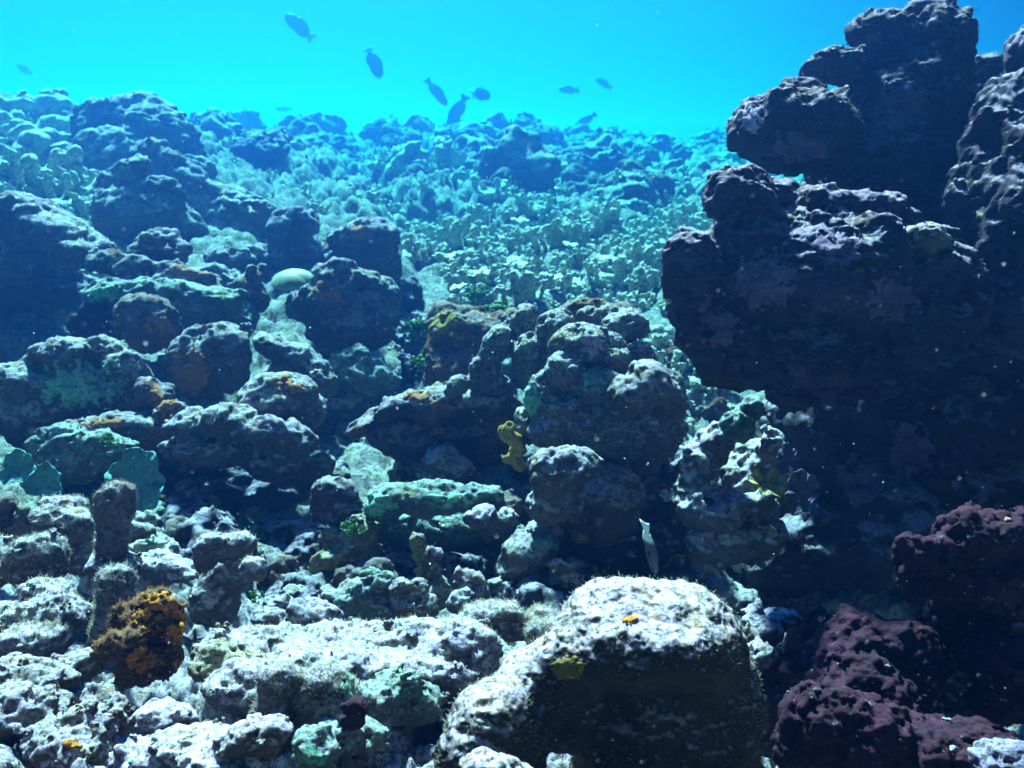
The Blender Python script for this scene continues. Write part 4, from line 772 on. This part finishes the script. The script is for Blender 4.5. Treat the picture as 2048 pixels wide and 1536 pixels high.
def leaf_clump(px, py, d, rpx, n, label, seed):
    d = float(far(d))
    rg = np.random.default_rng(seed); R0 = rpx * d / FPX; C = at(px, py, d) + rg.normal(0, .42, (n, 3)) * R0 * np.array([1, .8, .6]); r = R0 * rg.uniform(.10, .22, n)
    a = rg.normal(0, 1, (n, 3)) + np.array([0, 0, 1.2]); a /= np.linalg.norm(a, axis=1, keepdims=True); u = np.cross(a, rg.normal(0, 1, (n, 3))); u /= np.linalg.norm(u, axis=1, keepdims=True); v = np.cross(a, u)
    k = 7; V = []
    for s in (1, -1):
        V.append(C + a * r[:, None] * .12 * s + a * r[:, None] * .25)
        for j in range(k):
            t = j / k * 2 * math.pi; V.append(C + r[:, None] * (math.cos(t) * u + math.sin(t) * v * .8) + a * r[:, None] * .05 * s)
    V = np.stack(V, 1).reshape(-1, 3); T = []
    for j in range(k):
        b = (j + 1) % k; T += [(0, 1 + j, 1 + b), (k + 1, k + 2 + b, k + 2 + j), (1 + j, k + 2 + j, k + 2 + b), (1 + j, k + 2 + b, 1 + b)]
    F = (np.arange(n)[:, None, None] * (2 * k + 2) + np.array(T)[None]).reshape(-1, 3)
    place('green_algae', V, F, LEAF, label, 'algae', None)
LEAF = turfmat('algae_leaf', (.10, .26, .05))
for i, a in enumerate([(440,1165,2.5,32,110,'leafy green algae clump on the valley floor left of the yellow rubble tongue'), (500,1190,2.4,26,80,'low green algae clump in front of the valley floor hollow'), (705,1058,2.6,26,80,'yellow green algae tuft on the pale rubble tongue'), (835,655,4.4,30,240,'green algae clump at the foot of the purple topped boulder'),
     (850,725,3.9,36,120,'green algae clump in the hollow beside the mossy boulder'), (1000,628,4.0,36,200,'olive algae clump behind the mossy boulder'), (950,590,4.9,34,90,'green algae clump at the lower edge of the finger coral slope'), (1385,655,4.6,26,70,'green algae tuft in the gap beside the right ledge'), (1330,1165,2.5,30,80,'dark green algae clump behind the huge boulder'), (215,880,2.85,22,60,'green algae tuft on the teal mound')]):
    leaf_clump(*a, seed=i)
def specks(n):
    rg = np.random.default_rng(9); d = np.exp(rg.uniform(math.log(.45), math.log(6), n)); px = rg.uniform(-250, 2300, n); py = 1650 - 1750 * rg.uniform(0, 1, n) ** 1.25
    C = d[:, None] * (FW + ((px - 1024) / FPX)[:, None] * RT - ((py - 768) / FPX)[:, None] * UP)
    keep = (py > 330) | (rg.uniform(0, 1, n) < .2); C, d, n = C[keep], d[keep], int(keep.sum())
    r = (.00024 * (rg.pareto(2.8, n) + .6)).clip(.00016, .0016) * np.clip(d, .7, 2.5) ** .6
    O = np.array([[1,0,0],[-1,0,0],[0,1,0],[0,-1,0],[0,0,1],[0,0,-1]], float); st = rg.uniform(.6, 1.6, (n, 1, 3))
    V = (C[:, None] + O[None] * r[:, None, None] * st).reshape(-1, 3); T = np.array([[0,2,4],[2,1,4],[1,3,4],[3,0,4],[2,0,5],[1,2,5],[3,1,5],[0,3,5]])
    F = (np.arange(n)[:, None, None] * 6 + T[None]).reshape(-1, 3)
    tag(link('drifting_specks', mesh('drifting_specks', V, F, turfmat('speck', (.95, .95, .95)), False)), kind='stuff')
specks(3600)
# ================================================================ the water itself
def haze_box():
    lo = np.array([-44., -10., -9.]); hi = np.array([44., 90., 3.2])
    P = np.array([[(lo, hi)[a][0], (lo, hi)[b][1], (lo, hi)[c][2]] for a in (0, 1) for b in (0, 1) for c in (0, 1)])
    F = np.array([[0,1,3,2],[4,6,7,5],[0,4,5,1],[2,3,7,6],[0,2,6,4],[1,5,7,3]])
    m = bpy.data.materials.new('water_haze'); m.use_nodes = True; N = m.node_tree.nodes; L = m.node_tree.links
    N.remove(N['Principled BSDF']); v = N.new('ShaderNodeVolumePrincipled')
    v.inputs['Density'].default_value = HAZE['density']; v.inputs['Color'].default_value = (*HAZE['color'], 1)
    v.inputs['Absorption Color'].default_value = (*HAZE['absorb'], 1); v.inputs['Anisotropy'].default_value = HAZE['g']
    L.new(v.outputs[0], N['Material Output'].inputs['Volume'])
    o = link('haze', mesh('haze', P, F, m, False)); tag(o, kind='stuff')
haze_box()
